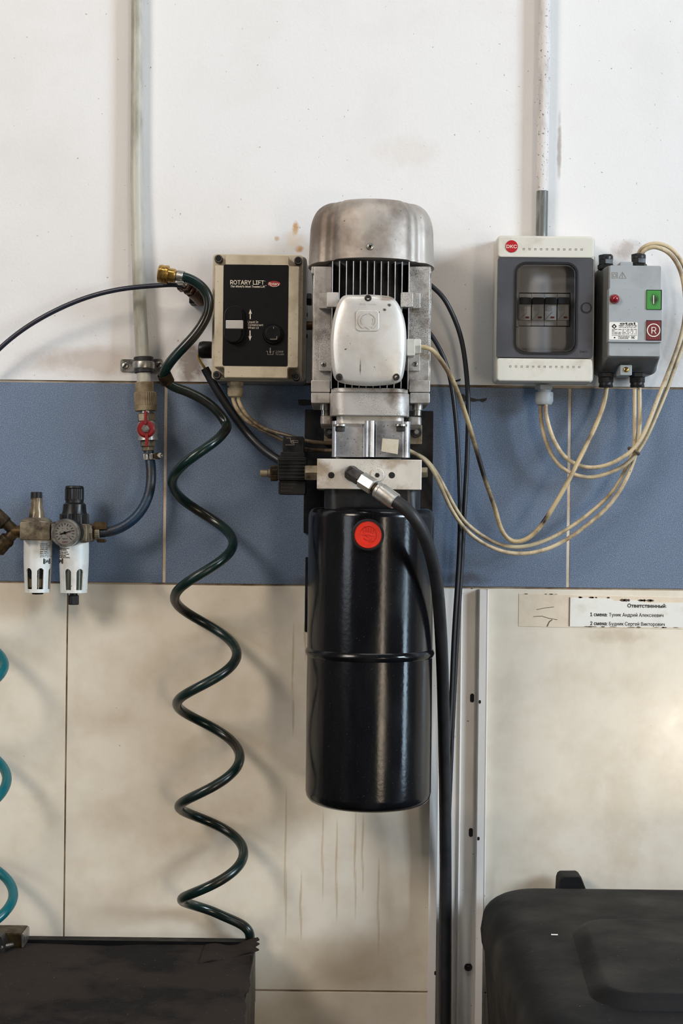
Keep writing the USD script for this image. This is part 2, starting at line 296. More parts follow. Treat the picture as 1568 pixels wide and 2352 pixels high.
def spline(pts, step=0.004, closed=False):
    p = np.asarray(pts, float)
    if closed: p = np.vstack([p, p[:1]])
    s = np.concatenate([[0], np.cumsum(np.linalg.norm(np.diff(p, axis=0), axis=1))])
    cs = CubicSpline(s, p, bc_type="periodic" if closed else "natural")
    n = max(int(s[-1] / step), 8)
    return cs(np.linspace(0, s[-1], n + 1)[: n if closed else n + 1])
def tube(pts, r, seg=14, cap=True):
    p = np.asarray(pts, float); t = np.gradient(p, axis=0); t /= np.linalg.norm(t, axis=1, keepdims=True) + 1e-12
    a = np.cross(t[0], [0, 1.0, 0.013]); a /= np.linalg.norm(a); frames = []
    for i in range(len(p)):
        a = a - t[i] * (a @ t[i]); a /= np.linalg.norm(a); frames.append((a, np.cross(t[i], a)))
    ang = np.arange(seg) * 2 * np.pi / seg; rad = np.broadcast_to(r, (len(p),))
    return loft([p[i] + rad[i] * (np.cos(ang)[:, None] * frames[i][0] + np.sin(ang)[:, None] * frames[i][1]) for i in range(len(p))], cap, cap)
def run(pts, r, step=0.004, seg=14):
    """A hose through picture points (px, py, depth)."""
    return tube(spline([P(*q) for q in pts], step), r, seg)
def ptube(pts, r_px, d, step=0.003, seg=12):
    return tube(spline([P(x, y, d) for x, y in pts], step), M(r_px, d), seg)
def extr(poly, d0, d1):
    """A shapely outline in the wall's plane (X, Z), made thick from depth d0 to d1."""
    parts = [trimesh.creation.extrude_polygon(g, d1 - d0, engine="earcut") for g in getattr(poly, "geoms", [poly]) if g.area > 1e-10]
    m = trimesh.util.concatenate(parts); v = np.array(m.vertices)
    return tm(np.stack([v[:, 0], -(d0 + v[:, 2]), v[:, 1]], 1), m.faces)
def vextr(poly, z0, z1):
    """A shapely plan (X, depth), made tall from z0 to z1."""
    m = trimesh.creation.extrude_polygon(poly, z1 - z0, engine="earcut"); v = np.array(m.vertices)
    return tm(np.stack([v[:, 0], -v[:, 1], z0 + v[:, 2]], 1), m.faces)
def vslab(X, d, w, h, z0, z1, r, bev=0.001, n=6):
    """A tall block with a rounded plan."""
    def ring(i, z):
        q = rr(w - 2 * i, h - 2 * i, r - i, n); return np.stack([X + q[:, 0], -(d + q[:, 1]), np.full(len(q), z)], 1)
    return loft([ring(bev, z0), ring(0, z0 + bev), ring(0, z1 - bev), ring(bev, z1)])
def ppoly(pts, d): return Polygon([(q[0], q[2]) for q in (P(x, y, d) for x, y in pts)])
def text(s, x, y, d, h, width=None, bold=False, italic=0.0, flip=False, thick=0.0003, align="l"):
    """Lettering facing the room: x, y is the baseline's start in the picture, h the capitals' height in pixels."""
    m = meshkit.text_mesh(s, M(h, d), thick, bold); v = np.array(m.vertices)
    w = v[:, 0].max() - v[:, 0].min(); v[:, 0] -= v[:, 0].min()
    if width: v[:, 0] *= M(width, d) / w; w = M(width, d)
    if italic: v[:, 0] += v[:, 1] * italic
    if align == "c": v[:, 0] -= w / 2
    if flip: v[:, :2] *= -1
    o = P(x, y, d)
    return tm(np.stack([o[0] + v[:, 0], o[1] - v[:, 2], o[2] + v[:, 1]], 1), m.faces)
def band(pts_px, d, w_px, thick=0.0004):
    """A flat printed line."""
    from shapely.geometry import LineString
    q = [P(x, y, d) for x, y in pts_px]
    return extr(LineString([(a[0], a[2]) for a in q]).buffer(M(w_px, d) / 2, cap_style="flat", join_style="mitre"), d, d + thick)
def screw_cross(c, r, d, depth_dir=1):
    """A pan head with a cross cut, facing the room."""
    X, Z = c[0], c[2]
    head = lathe([(r, 0), (r, 0.0008), (r * 0.85, 0.0016), (r * 0.5, 0.0021)], (X, -d, Z), (0, -1, 0), 20)
    return head
def cross_slot(c, r, d, ang=0.4):
    a = affinity.rotate(unary_union([sbox(-r, -r * 0.22, r, r * 0.22), sbox(-r * 0.22, -r, r * 0.22, r)]), math.degrees(ang), origin=(0, 0))
    return extr(affinity.translate(a, c[0], c[2]), d, d + 0.0004)
def slot(c, r, d, ang=0.9):
    return extr(affinity.translate(affinity.rotate(sbox(-r, -r * 0.2, r, r * 0.2), math.degrees(ang), origin=(0, 0)), c[0], c[2]), d, d + 0.0004)
def ringface(c, r0, r1, d0, d1, seg=40):
    """A flat ring facing the room."""
    q = Point(0, 0).buffer(r1, seg // 4).difference(Point(0, 0).buffer(r0, seg // 4))
    return extr(affinity.translate(q, c[0], c[2]), d0, d1)
def disc(c, r, d0, d1, bev=0.0, seg=40):
    return lathe([(r, 0), (r, d1 - d0 - bev), (r - bev, d1 - d0)] if bev else [(r, 0), (r, d1 - d0)], (c[0], -d0, c[2]), (0, -1, 0), seg)

# ------------------------------------------------------------------ things and parts
USED = set()
def number(path):
    if path not in USED: USED.add(path); return path
    k = 1
    while f"{path}_{k:03d}" in USED: k += 1
    USED.add(f"{path}_{k:03d}"); return f"{path}_{k:03d}"
def mark(prim, **kw):
    for k, v in kw.items():
        if v: prim.SetCustomDataByKey(k, v)
class Thing:
    def __init__(self, name, label=None, cat=None, group=None, kind=None):
        self.path = number("/World/" + name); self.parts = []; self.meta = dict(label=label, category=cat, group=group, kind=kind)
        THINGS.append(self)
    def add(self, name, mesh, mat, label=None, parent=None, smooth=35, kind=None):
        path = number((parent or self.path) + "/" + name)
        self.parts.append((path, mesh, mat, label, smooth, kind)); return path
    def flush(self):
        lo = np.min([m.bounds[0] for _, m, *_ in self.parts], axis=0); hi = np.max([m.bounds[1] for _, m, *_ in self.parts], axis=0)
        base = np.array([(lo[0] + hi[0]) / 2, (lo[1] + hi[1]) / 2, lo[2]])
        x = UsdGeom.Xform.Define(stage, self.path); x.AddTranslateOp().Set(Gf.Vec3d(*map(float, base))); mark(x.GetPrim(), **self.meta)
        for path, m, mat, label, smooth, kind in self.parts:
            m = m.copy(); m.apply_translation(-base)
            p = usdkit.mesh(stage, path, m, LOOKS[mat], smooth=smooth); mark(p.GetPrim(), label=label, kind=kind)
THINGS = []
class Single:
    """A thing that is one mesh."""
    def __init__(self, name, mesh, mat, label=None, cat=None, group=None, kind=None, smooth=35):
        self.path = number("/World/" + name); self.a = (mesh, mat, smooth); self.meta = dict(label=label, category=cat, group=group, kind=kind); THINGS.append(self)
    def flush(self):
        m, mat, smooth = self.a; m = m.copy(); lo, hi = m.bounds; base = np.array([(lo[0] + hi[0]) / 2, (lo[1] + hi[1]) / 2, lo[2]]); m.apply_translation(-base)
        p = usdkit.mesh(stage, self.path, m, LOOKS[mat], smooth=smooth); UsdGeom.Xformable(p).AddTranslateOp().Set(Gf.Vec3d(*map(float, base))); mark(p.GetPrim(), **self.meta)

def cuboid(x0, x1, y0, y1, z0, z1): 
    m = trimesh.creation.box([x1 - x0, y1 - y0, z1 - z0]); m.apply_translation([(x0 + x1) / 2, (y0 + y1) / 2, (z0 + z1) / 2]); return m

# ================================================================== THE SETTING
XL, XR, YR, ZC = -5.0, 5.0, -9.2, 4.6
Single("floor", cuboid(XL, XR, YR, 0.2, -0.1, 0.0), "floor_paint", kind="structure")
Single("ceiling", cuboid(XL, XR, YR, 0.2, ZC, ZC + 0.1), "room_paint", kind="structure")
Single("wall_left", cuboid(XL - 0.1, XL, YR, 0.2, 0, ZC), "room_paint", kind="structure")
Single("wall_right", cuboid(XR, XR + 0.1, YR, 0.2, 0, ZC), "room_paint", kind="structure")
Single("wall_rear", cuboid(XL, XR, YR - 0.1, YR, 0, ZC), "room_paint", kind="structure")

wall = Thing("wall_back", kind="structure")
ZB1, ZB2 = P(784, 884, 0)[2], P(784, 1346, 0)[2]            # top and foot of the blue row
GAP = 0.0014
wall.add("grout", cuboid(XL, XR, 0.0035, 0.2, 0, ZB1 + 0.01), "grout")
wall.add("plaster", cuboid(XL, XR, 0.0, 0.2, ZB1 + 0.0022, ZC), "plaster")
def tile(x0, x1, z0, z1, mat, gx):
    wall.add("tile", panel((x0 + x1) / 2, (z0 + z1) / 2, x1 - x0 - gx, z1 - z0 - 2 * GAP, -0.006, 0.0, 0.001, 0.0008, 2), mat)
XJ = P(1306, 1110, 0)[0]; XK = P(150, 1800, 0)[0]; TW = 0.598
for k in range(-2, 2): tile(XJ + k * TW, XJ + (k + 1) * TW, ZB2, ZB1, "blue_tile", 0.0042)
for k in range(-1, 2): wall.add("grout_joint", cuboid(XJ + k * TW - .0024, XJ + k * TW + .0024, .0007, .004, ZB2 + .002, ZB1 - .002), "light_grout")
ZB3 = P(784, 2277, 0)[2]
for k in range(-1, 3): tile(XK + k * TW, XK + (k + 1) * TW, ZB3, ZB2, "beige_tile", 0.0024)
for k in range(-1, 3): tile(XK + k * TW, XK + (k + 1) * TW, ZB3 - TW, ZB3, "beige_tile", 0.0024)
def smear(pts): wall.add("paint_smear", extr(ppoly(pts, 0.0), 0.0, 0.0006), "smear")
smear([(1036, 869), (1043, 874), (1051, 872), (1058, 870), (1057, 874), (1048, 877), (1040, 874)])
smear([(1054, 906), (1064, 905), (1072, 913), (1085, 914), (1095, 917), (1106, 916), (1118, 914), (1116, 920), (1108, 924), (1100, 920), (1088, 923), (1076, 921), (1062, 922), (1055, 914)])
smear([(684, 918), (700, 917), (716, 920), (716, 930), (700, 932), (686, 930)])

# ---- painted steel channel below the blue tiles, in which the hoses run down
ch = Thing("trim_1", kind="structure")
zt, zb = P(1050, 1353, 0.01)[2], 0.02
xs = [P(x, 1800, 0.012)[0] for x in (986, 1003, 1006, 1052, 1055, 1058, 1095, 1096.5, 1111)]
flange, floor_d = 0.020, 0.006
def wallpath(pts, t=0.0015):
    from shapely.geometry import LineString
    return LineString(pts).buffer(t / 2, cap_style="flat", join_style="mitre")
ch.add("web", vextr(wallpath([(xs[2], floor_d), (xs[3], floor_d), (xs[4], floor_d + 0.003), (xs[5], floor_d), (xs[6], floor_d)]), zb, zt), "channel_paint")
ch.add("flange", vextr(wallpath([(xs[0], flange), (xs[1], flange), (xs[2], floor_d)]), zb, zt), "channel_paint")
ch.add("flange", vextr(wallpath([(xs[6], floor_d), (xs[7], flange), (xs[8], flange)]), zb, zt), "channel_paint")
ch.add("bead", vslab(P(1115.5, 1700, 0.01)[0], 0.006, M(5), 0.012, zb, zt, 0.002), "channel_paint")
def pill(x, y, w, h, d, nm, t):
    c = P(x, y, d); t.add(nm, panel(c[0], c[2], M(w, d), M(h, d), d, d + 0.0006, M(w / 2, d), 0.0001, 8), "void")
pill(1084, 1603, 9, 20, floor_d + 0.001, "slot", ch); pill(1081, 1912, 9, 20, floor_d + 0.001, "slot", ch)
pill(1101.5, 1612, 5, 8, flange + 0.0008, "slot", ch); pill(1098.5, 1926, 5, 8, flange + 0.0008, "slot", ch); pill(999, 2235, 4, 9, flange + 0.0008, "slot", ch)
c = P(1075, 2221, floor_d + 0.001)
b = ch.add("bolt", disc(c, M(9), floor_d + 0.0006, floor_d + 0.003, 0.0006), "dark_steel")
ch.add("bolt_head", hexa((c[0], -floor_d - 0.003, c[2]), (c[0], -floor_d - 0.007, c[2]), M(6)), "dark_steel", parent=b)
pill(1093, 2240, 3, 9, floor_d + 0.001, "scratch", ch)

# ---- pipes painted over on the wall
pp = Thing("air_pipe", "grey painted air pipe running down the wall to a ribbed coupling and red valve", "pipe")
q = spline([P(x, y, d) for x, y, d in ((314, -120, .012), (315, 100, .012), (314, 300, .012), (314, 450, .013), (317, 580, .016), (321, 700, .019), (326, 800, .022), (329, 850, .024), (331, 884, .026))], 0.01)
rads = np.interp(np.linspace(0, 1, len(q)), [0, .6, 1], [M(13.8), M(14.3), M(15.8)])
pp.add("pipe", tube(q, rads, 20), "pipe_paint")
dv = 0.030
def vert(x0, y0, x1, y1, r, d, mat, nm, T, kind="rod", parent=None, bev=0.0006, label=None):
    a, b = P(x0, y0, d), P(x1, y1, d); r = M(r, d)
    m = rod(a, b, r, 28, bev) if kind == "rod" else hexa(a, b, r, 0.26) if kind == "hex" else knurled(a, b, r, 30, 0.05)
    return T.add(nm, m, mat, parent=parent, label=label)
vert(331, 878, 332, 902, 21.5, dv, "old_beige_plastic", "sleeve", pp)
vert(333, 901, 334, 932, 25.5, dv, "old_beige_plastic", "ribbed_nut", pp, "knurl")
vert(334, 931, 334.5, 944, 25, dv, "old_beige_plastic", "collar", pp)

bv = Thing("ball_valve", "small steel ball valve with a red butterfly handle below the ribbed coupling", "valve")
vert(335, 940, 335.3, 952, 15, dv, "steel", "stub", bv)
vert(336, 949, 337, 969, 22, dv, "grimy_zinc", "hex_end", bv, "hex")
a, b = P(337.5, 967, dv), P(339.5, 1012, dv)
bv.add("body", lathe([(M(17), 0), (M(22), M(6)), (M(24.5), M(20)), (M(22), M(34)), (M(23), M(40)), (M(23), M(44))], a, b - a, 32), "zinc")
vert(339.5, 1011, 340, 1027, 18.5, dv, "grimy_zinc", "hex_end", bv, "hex")
vert(340, 1025, 340.5, 1036, 15, dv, "grimy_zinc", "hex_ring", bv, "hex")
hc = P(335, 985, 0.062)
bv.add("stem", rod((hc[0], -0.03, hc[2]), (hc[0], -0.056, hc[2]), M(7)), "steel")
h = lathe([(M(14), 0), (M(20), 0.002), (M(20), 0.006), (M(16), 0.008)], (hc[0], -0.055, hc[2]), (0, -1, 0), 36)
hp = bv.add("handle", join(h, pbox(330.5, 944, 336.5, 974, .057, .066, 2, 1), pbox(333, 996, 339, 1026, .057, .066, 2, 1)), "valve_red", label="red butterfly handle")
bv.add("handle_nut", join(hexa((hc[0], -.0625, hc[2]), (hc[0], -.066, hc[2]), M(9)), rod((hc[0], -.066, hc[2]), (hc[0], -.068, hc[2]), M(4))), "steel", parent=hp)

pc = Thing("pipe_clamp", "zinc pipe clamp with black rubber lining around the air pipe above the tiles", "clamp")
pc.add("ear", pbox(276, 825, 312, 854, .0, .003, 5, .5), "steel"); pc.add("ear", pbox(350, 824, 372, 853, .0, .003, 5, .5), "steel")
for x, y in ((287, 840), (365, 838)):
    c = P(x, y, .003); s = pc.add("screw", screw_cross(c, M(8), .003), "steel"); pc.add("screw_slot", slot(c, M(6.5), .0048), "void", parent=s)
c0, c1 = P(330, 829, .022), P(330.5, 853, .022)
pc.add("rubber_liner", rod(P(329.5, 820, .022), P(331, 857, .022), M(22.5), 32, .001), "rubber", label="black rubber lining")
pc.add("band", lathe([(M(22), 0), (M(24.5), M(2)), (M(25.5), M(9)), (M(24.5), M(16)), (M(22), M(18))], P(330, 830, .022), (0, 0, -1), 36), "steel")

cd = Thing("conduit", "white painted conduit dropping from above into the breaker box", "conduit")
q = spline([P(x, y, .012) for x, y in ((1251, -120), (1250, 100), (1247, 280), (1245, 440))], 0.012)
cd.add("painted_pipe", tube(q, M(14), 20), "conduit_paint")
cd.add("bare_end", rod(P(1245, 430, .012), P(1243, 560, .012), M(13.4), 20), "conduit_metal", label="bare grey metal end")

# ================================================================== AIR SERVICE UNIT
bh = Thing("blue_air_hose", "short blue air hose curving from the ball valve to the regulator", "hose")
bh.add("hose", run([(340.5, 1030, .03), (345, 1060, .032), (347, 1095, .036), (340, 1140, .042), (320, 1178, .048), (288, 1206, .05), (250, 1221, .05), (222, 1224, .05)], M(11.5, .04)), "blue_hose")
hcx = Thing("hose_clamp", "small worm-drive hose clamp below the red valve", "clamp")
c = P(343, 1050, .032)
hcx.add("band", knurled(P(342.5, 1042, .032), P(343.5, 1057, .032), M(13.4, .03), 34, .05), "steel")
hcx.add("worm_housing", pbox(354, 1040, 366, 1054, .034, .046, 3, 1), "old_brass")
c = P(368, 1046, .046); s = hcx.add("screw", rod((c[0] - .004, -.036, c[2]), (c[0], -.047, c[2]), M(6.5), 20, .0008), "steel"); hcx.add("screw_slot", cross_slot(c, M(5), .0465, .7), "void", parent=s)
hcx.add("tail", pbox(332, 1040, 338, 1043, .034, .046, 1, .3), "steel")

def cyl_text(lines, cx_px, dC, R, T, parent, base_y, h, ang0, mat="print_black", bold=False, dd=0.0004):
    """Small print wrapped round a bowl; ang0 is where the line starts, in degrees from the front."""
    o = P(cx_px, base_y, dC)
    for i, (s, dy) in enumerate(lines):
        m = meshkit.text_mesh(s, M(h, dC), 0.0003, bold); v = np.array(m.vertices); v[:, 0] -= v[:, 0].min()
        a = math.radians(ang0) + v[:, 0] / R; rad = R + v[:, 2] + 0.0001
        T.add("print", tm(np.stack([o[0] + rad * np.sin(a), o[1] - rad * np.cos(a), o[2] + v[:, 1] - M(dy, dC)], 1), m.faces), mat, parent=parent)
def bowl(T, cx, y0, y1, r, dC, slots_at, slot_y0, slot_y1, inner):
    """A cast guard with long windows round a see-through bowl."""
    X = P(cx, (y0 + y1) / 2, dC)[0]; z1, z0 = P(cx, y0, dC)[2], P(cx, y1, dC)[2]; R = M(r, dC); zs1, zs0 = P(cx, slot_y0, dC)[2], P(cx, slot_y1, dC)[2]
    NA, half = 240, math.radians(14.5)
    ang = np.arange(NA) * 2 * np.pi / NA
    def rad(z):
        t = (z - z0) / (z1 - z0); return R * (0.90 + 0.10 * min(1, t * 1.6))
    zz = np.unique(np.concatenate([np.linspace(z0, zs0, 3), np.linspace(zs0, zs1, 36), np.linspace(zs1, z1, 6)]))
    v, f, idx = [], [], {}
    def vid(i, j, k):
        key = (i % NA, j, k)
        if key not in idx:
            rr_ = rad(zz[j]) - (0.0022 if k else 0); idx[key] = len(v); v.append((X + rr_ * math.sin(ang[i % NA]), -dC - rr_ * math.cos(ang[i % NA]), zz[j]))
        return idx[key]
    def open_(i, j):
        a = ang[i % NA] + np.pi / NA; zc = (zz[j] + zz[j + 1]) / 2
        for s in slots_at:
            da = abs((a - math.radians(s) + np.pi) % (2 * np.pi) - np.pi)
            if zs0 < zc < zs1 and da < half:
                arch = (zs1 - zc) / (R * math.sin(half)); 
                if arch > 1 or (da / half) ** 2 + (1 - arch) ** 2 < 1: return True
        return False
    nz = len(zz) - 1
    for i in range(NA):
        for j in range(nz):
            if open_(i, j): continue
            f += [[vid(i, j, 0), vid(i + 1, j, 0), vid(i + 1, j + 1, 0)], [vid(i, j, 0), vid(i + 1, j + 1, 0), vid(i, j + 1, 0)]]
            f += [[vid(i, j, 1), vid(i + 1, j + 1, 1), vid(i + 1, j, 1)], [vid(i, j, 1), vid(i, j + 1, 1), vid(i + 1, j + 1, 1)]]
            for ni, a0, a1 in ((i - 1, (i, j), (i, j + 1)), (i + 1, (i + 1, j + 1), (i + 1, j))):
                if open_(ni, j): f += [[vid(*a0, 0), vid(*a1, 0), vid(*a1, 1)], [vid(*a0, 0), vid(*a1, 1), vid(*a0, 1)]]
            for nj, a0, a1 in ((j - 1, (i + 1, j), (i, j)), (j + 1, (i, j + 1), (i + 1, j + 1))):
                if nj < 0 or nj >= nz or open_(i, nj): f += [[vid(*a0, 0), vid(*a1, 0), vid(*a1, 1)], [vid(*a0, 0), vid(*a1, 1), vid(*a0, 1)]]
    g = T.add("bowl_guard", tm(v, f), "bowl_white", smooth=30, label="white cast guard with long windows")
    T.add("bowl", lathe([(R * .78, 0), (R * .80, .004), (R * .83, (z1 - z0) * .8)], (X, -dC, z0 + .001), (0, 0, 1), 40), inner, parent=g)
    return g, X, z0, R
DB = 0.050
lub = Thing("air_lubricator", "grimy air lubricator with white slotted bowl and narrow black cap", "lubricator")
lub.add("body", pbox(45, 1199, 115, 1241, .018, .082, 4, 2), "grimy_zinc")
g, X, z0, R = bowl(lub, 86.5, 1240, 1360, 32, DB, (-28, 25, 80, 135, 190, 245), 1304, 1352, "smoky_bowl")
lub.add("oil", lathe([(R * .70, 0), (R * .72, M(18))], (X, -DB, z0 + M(12)), (0, 0, 1), 32), "oil_pale", parent=g, label="pale oil in the bowl")
lub.add("oil_dreg", lathe([(R * .70, 0), (R * .72, M(8))], (X, -DB, z0 + M(4)), (0, 0, 1), 32), "bowl_dark", parent=g)
lub.add("drain_plug", rod(P(86.5, 1359, DB), P(86.5, 1365, DB), M(13, DB), 24, .0008), "black_plastic")
cyl_text([("WARNING", 0), ("Maximum inlet", 4), ("For air only", 8), ("NON LUBE", 12), ("Max Temp", 17), ("Max inlet 175", 21), ("Clean with soap", 25), ("DO NOT USE ALCOHOL", 29)], 86.5, DB, R, lub, g, 1250, 2.7, 22)
lub.add("dome_collar", lathe([(M(34), 0), (M(34), M(3)), (M(28), M(9)), (M(20), M(11))], P(84, 1200, DB), (0, 0, 1), 36), "grimy_zinc")
lub.add("sight_dome", lathe([(M(18.5), 0), (M(16), M(15)), (M(13), M(26)), (M(13), M(47))], P(84, 1192, DB), (0, 0, 1), 32), "dome_brown", label="brown stained sight dome")
lub.add("cap", knurled(P(84, 1148, DB), P(84, 1130, DB), M(13.3, DB), 22, .07), "black_plastic", label="ribbed black cap")
def logo_box(T, g, cx, base_y, R, ang, w, h, s):
    o = P(cx, base_y, DB)
    from shapely.geometry import LineString
    fr = sbox(0, 0, M(w), M(h)).buffer(M(1)).difference(sbox(M(1.6), M(1.6), M(w - 1.6), M(h - 1.6)))
    m = trimesh.creation.extrude_polygon(fr.segmentize(M(2)), .0003, engine="earcut"); ms = [np.array(m.vertices)]; fs = [np.array(m.faces)]
    t = meshkit.text_mesh(s, M(h * .58), .0003, True); tv = np.array(t.vertices); tv[:, 0] = (tv[:, 0] - tv[:, 0].min()) / (np.ptp(tv[:, 0])) * M(w * .8) + M(w * .1); tv[:, 1] += M(h * .2)
    for v, f in ((ms[0], fs[0]), (tv, np.array(t.faces))):
        a = math.radians(ang) + v[:, 0] / R; rad = R + v[:, 2] + .0001
        T.add("emblem", tm(np.stack([o[0] + rad * np.sin(a), o[1] - rad * np.cos(a), o[2] + v[:, 1]], 1), f), "print_black", parent=g)
logo_box(lub, g, 86.5, 1293, R, 37, 18, 10, "GAV")

reg = Thing("air_regulator", "air filter regulator with pressure gauge, tall black knob and white slotted bowl", "regulator")
reg.add("body", pbox(117, 1203, 199, 1246, .018, .082, 4, 2), "grimy_zinc")
g, X, z0, R = bowl(reg, 170, 1245, 1361, 33.5, DB, (-16, 36, 90, 145, 200, 255), 1306, 1354, "bowl_dark")
cyl_text([("Maximum pressure", 0), ("FREE ALCOHOL", 4), ("Max Temp 140°F", 9), ("inlet press 175 psi", 13), ("with soap only", 17), ("NOT USE ALCOHOL", 21)], 170, DB, R, reg, g, 1260, 2.9, -68)
logo_box(reg, g, 170, 1293, R, -72, 19, 10, "GAV")
reg.add("drain", join(rod(P(169, 1360, DB), P(169, 1368, DB), M(9, DB), 24), knurled(P(169, 1367, DB), P(169, 1389, DB), M(12, DB), 16, .08)), "black_plastic", label="black ribbed drain plug")
reg.add("bonnet_ring", knurled(P(171, 1204, DB), P(171, 1180, DB), M(33.5, DB), 26, .07), "black_plastic")
reg.add("bonnet", lathe([(M(28), 0), (M(26), M(8)), (M(25), M(22)), (M(20), M(26)), (M(20), M(34))], P(171, 1181, DB), (0, 0, 1), 36), "black_plastic")
reg.add("knob", join(knurled(P(171, 1150, DB), P(171, 1121, DB), M(21.5, DB), 14, .08, .0012), lathe([(M(21), 0), (M(19.5), M(4)), (M(14), M(5.5))], P(171, 1121, DB), (0, 0, 1), 36)), "black_plastic", label="tall ribbed black adjusting knob")
gd = .128; gc = P(149, 1224, gd)
gp = reg.add("pressure_gauge", lathe([(M(12), 0), (M(30, gd), .004), (M(32, gd), .010), (M(32, gd), .0395), (M(29, gd), .0405)], (gc[0], -.078, gc[2]), (0, -1, 0), 48), "black_plastic", label="round black-cased pressure gauge")
reg.add("bezel", ringface(gc, M(27.5, gd), M(32.6, gd), .116, .1262, 64), "steel", parent=gp)
reg.add("dial", disc(gc, M(29, gd), .118, .1212), "gauge_face", parent=gp)
for k in range(15):
    a = math.radians(225 - k * 270 / 14); l0 = 16 if k % 2 == 0 else 18
    reg.add("tick", band([(149 + l0 * math.cos(a), 1224 - l0 * math.sin(a)), (149 + 22 * math.cos(a), 1224 - 22 * math.sin(a))], .1215, 1.2), "print_black", parent=gp)
for k in range(6):
    a = math.radians(225 - k * 270 / 5)
    reg.add("numeral", text(str(k * 2), 149 + 11.5 * math.cos(a), 1224 - 11.5 * math.sin(a) + 2, .1215, 3.5, align="c"), "print_pink", parent=gp)
reg.add("numeral", text("kg/cm2", 149, 1238.5, .1215, 2.4, align="c"), "print_black", parent=gp)
reg.add("numeral", text("GAV", 149, 1247, .1215, 4.5, align="c", bold=True), "print_pink", parent=gp)
na = math.radians(17)
reg.add("needle", join(band([(149 - 12 * math.cos(na), 1224 + 12 * math.sin(na)), (149, 1224)], .1225, 3), extr(ppoly([(149, 1222.6), (149 + 23 * math.cos(na), 1224 - 23 * math.sin(na)), (149.4, 1225.4)], .1225), .1225, .1229)), "print_black", parent=gp)
reg.add("hub", disc(P(149, 1224, .1225), M(3.2, gd), .1225, .1242, .0004), "old_brass", parent=gp)
reg.add("glass", disc(gc, M(28, gd), .1248, .1256), "clear_pane", parent=gp)
of = Thing("outlet_fitting", "greasy dark hose fitting with bent clamp beside the regulator", "fitting")
of.add("nut", hexa(P(199, 1224, DB), P(214, 1224, DB), M(20, DB)), "grimy_zinc")
of.add("barb", rod(P(212, 1224, DB), P(226, 1224, DB), M(15, DB), 24, .001), "old_brass")
of.add("clamp_band", knurled(P(219, 1224, DB), P(230, 1224, DB), M(17, DB), 26, .06), "grimy_zinc")
of.add("lug", pbox(214, 1199, 244, 1216, .052, .060, 4, 1), "old_brass"); of.add("lug", pbox(222, 1238, 242, 1246, .05, .058, 3, 1), "old_brass")
yf = Thing("branch_coupling", "dark bronze branch coupling left of the lubricator", "coupling")
yf.add("stub", rod(P(28, 1221, DB), P(50, 1221, DB), M(14, DB), 24), "old_brass")
yf.add("upper_arm", join(rod(P(36, 1222, DB), P(-2, 1188, DB), M(13, DB), 28, .001), rod(P(14, 1204, DB), P(-14, 1178, DB), M(17, DB), 28, .0015)), "old_brass")
yf.add("lower_arm", join(rod(P(36, 1218, DB), P(14, 1244, DB), M(13, DB), 28, .001), rod(P(20, 1234, DB), P(-8, 1266, DB), M(17.5, DB), 28, .002), knurled(P(17, 1238, DB), P(11, 1245, DB), M(18.3, DB), 40, .05)), "old_brass")

# ================================================================== HOSES ON THE LEFT
th = Single("thin_air_hose", run([(-40, 842, .03), (0, 800, .035), (60, 752, .04), (130, 712, .046), (210, 680, .052), (300, 661, .06), (370, 655, .065), (410, 655, .066), (430, 660, .06)], M(5.6, .05)), "thin_hose",
            "thin dark blue air hose arching from the left edge to the wall fitting", "hose")
wf = Thing("wall_fitting", "dark bronze nut fitting screwed into a black block on the wall", "fitting")
A, B = P(424, 652, .066), P(462, 690, .02); t = unit(B - A)
wf.add("base_block", pbox(434, 676, 476, 697, .0, .022, 3, 1.5), "black_plastic")
wf.add("elbow", rod(A + t * .020, B, M(15, .03), 24, .001), "bronze_nut")
wf.add("hex_nut", hexa(A + t * .010, A + t * .017, M(16.5, .05)), "bronze_nut")
wf.add("hex_nut", hexa(A + t * .001, A + t * .008, M(13, .06)), "bronze_nut")
wf.add("collar", rod(A - t * .003, A + t * .003, M(8.5, .06), 24, .001), "steel")
wf.add("side_plug", hexa(P(420, 664, .045), P(412, 657, .055), M(9, .05)), "bronze_nut")
# coiled hose: 1.5 turns per pitch read off the photograph
def coil_points(rights, lefts, d0, Rw, start_left=False):
    """rights, lefts: (centre-line px, py) at each swing, in order of going down; every half turn alternates."""
    ev = sorted([(y, x, 0.0) for x, y in rights] + [(y, x, 1.0) for x, y in lefts])
    ys, xs_, kinds = [e[0] for e in ev], [e[1] for e in ev], [e[2] for e in ev]
    r_y, r_x = zip(*[(e[0], e[1]) for e in ev if e[2] == 0]); l_y, l_x = zip(*[(e[0], e[1]) for e in ev if e[2] == 1])
    n, out = len(ev), []
    yc = CubicSpline(range(n), ys)
    for t in np.linspace(0, n - 1, (n - 1) * 26 + 1):
        ph = math.pi * t + (0 if kinds[0] == 0 else math.pi)          # 0 = right swing; first half turn passes in front
        y = float(yc(t))
        xr, xl = np.interp(y, r_y, r_x), np.interp(y, l_y, l_x)
        z = P(784, y, d0)[2]; X = P((xr + xl) / 2, y, d0)[0] + M((xr - xl) / 2, d0) * math.cos(ph)
        out.append((X, -(d0 + Rw * math.sin(ph)), P((xr + xl) / 2 + (xr - xl) / 2 * math.cos(ph), y, d0)[2]))
    return np.array(out)
co = Thing("coiled_air_hose", "dark green coiled air hose hanging from the brass quick coupling to the black chest", "hose")
CD = .064
coil = coil_points([(520, 978), (535, 1250), (543.5, 1505), (550.5, 1742), (559, 1962), (567, 2165)], [(396, 1115), (402, 1378), (407, 1620), (412, 1855), (418, 2068)], CD, .046)
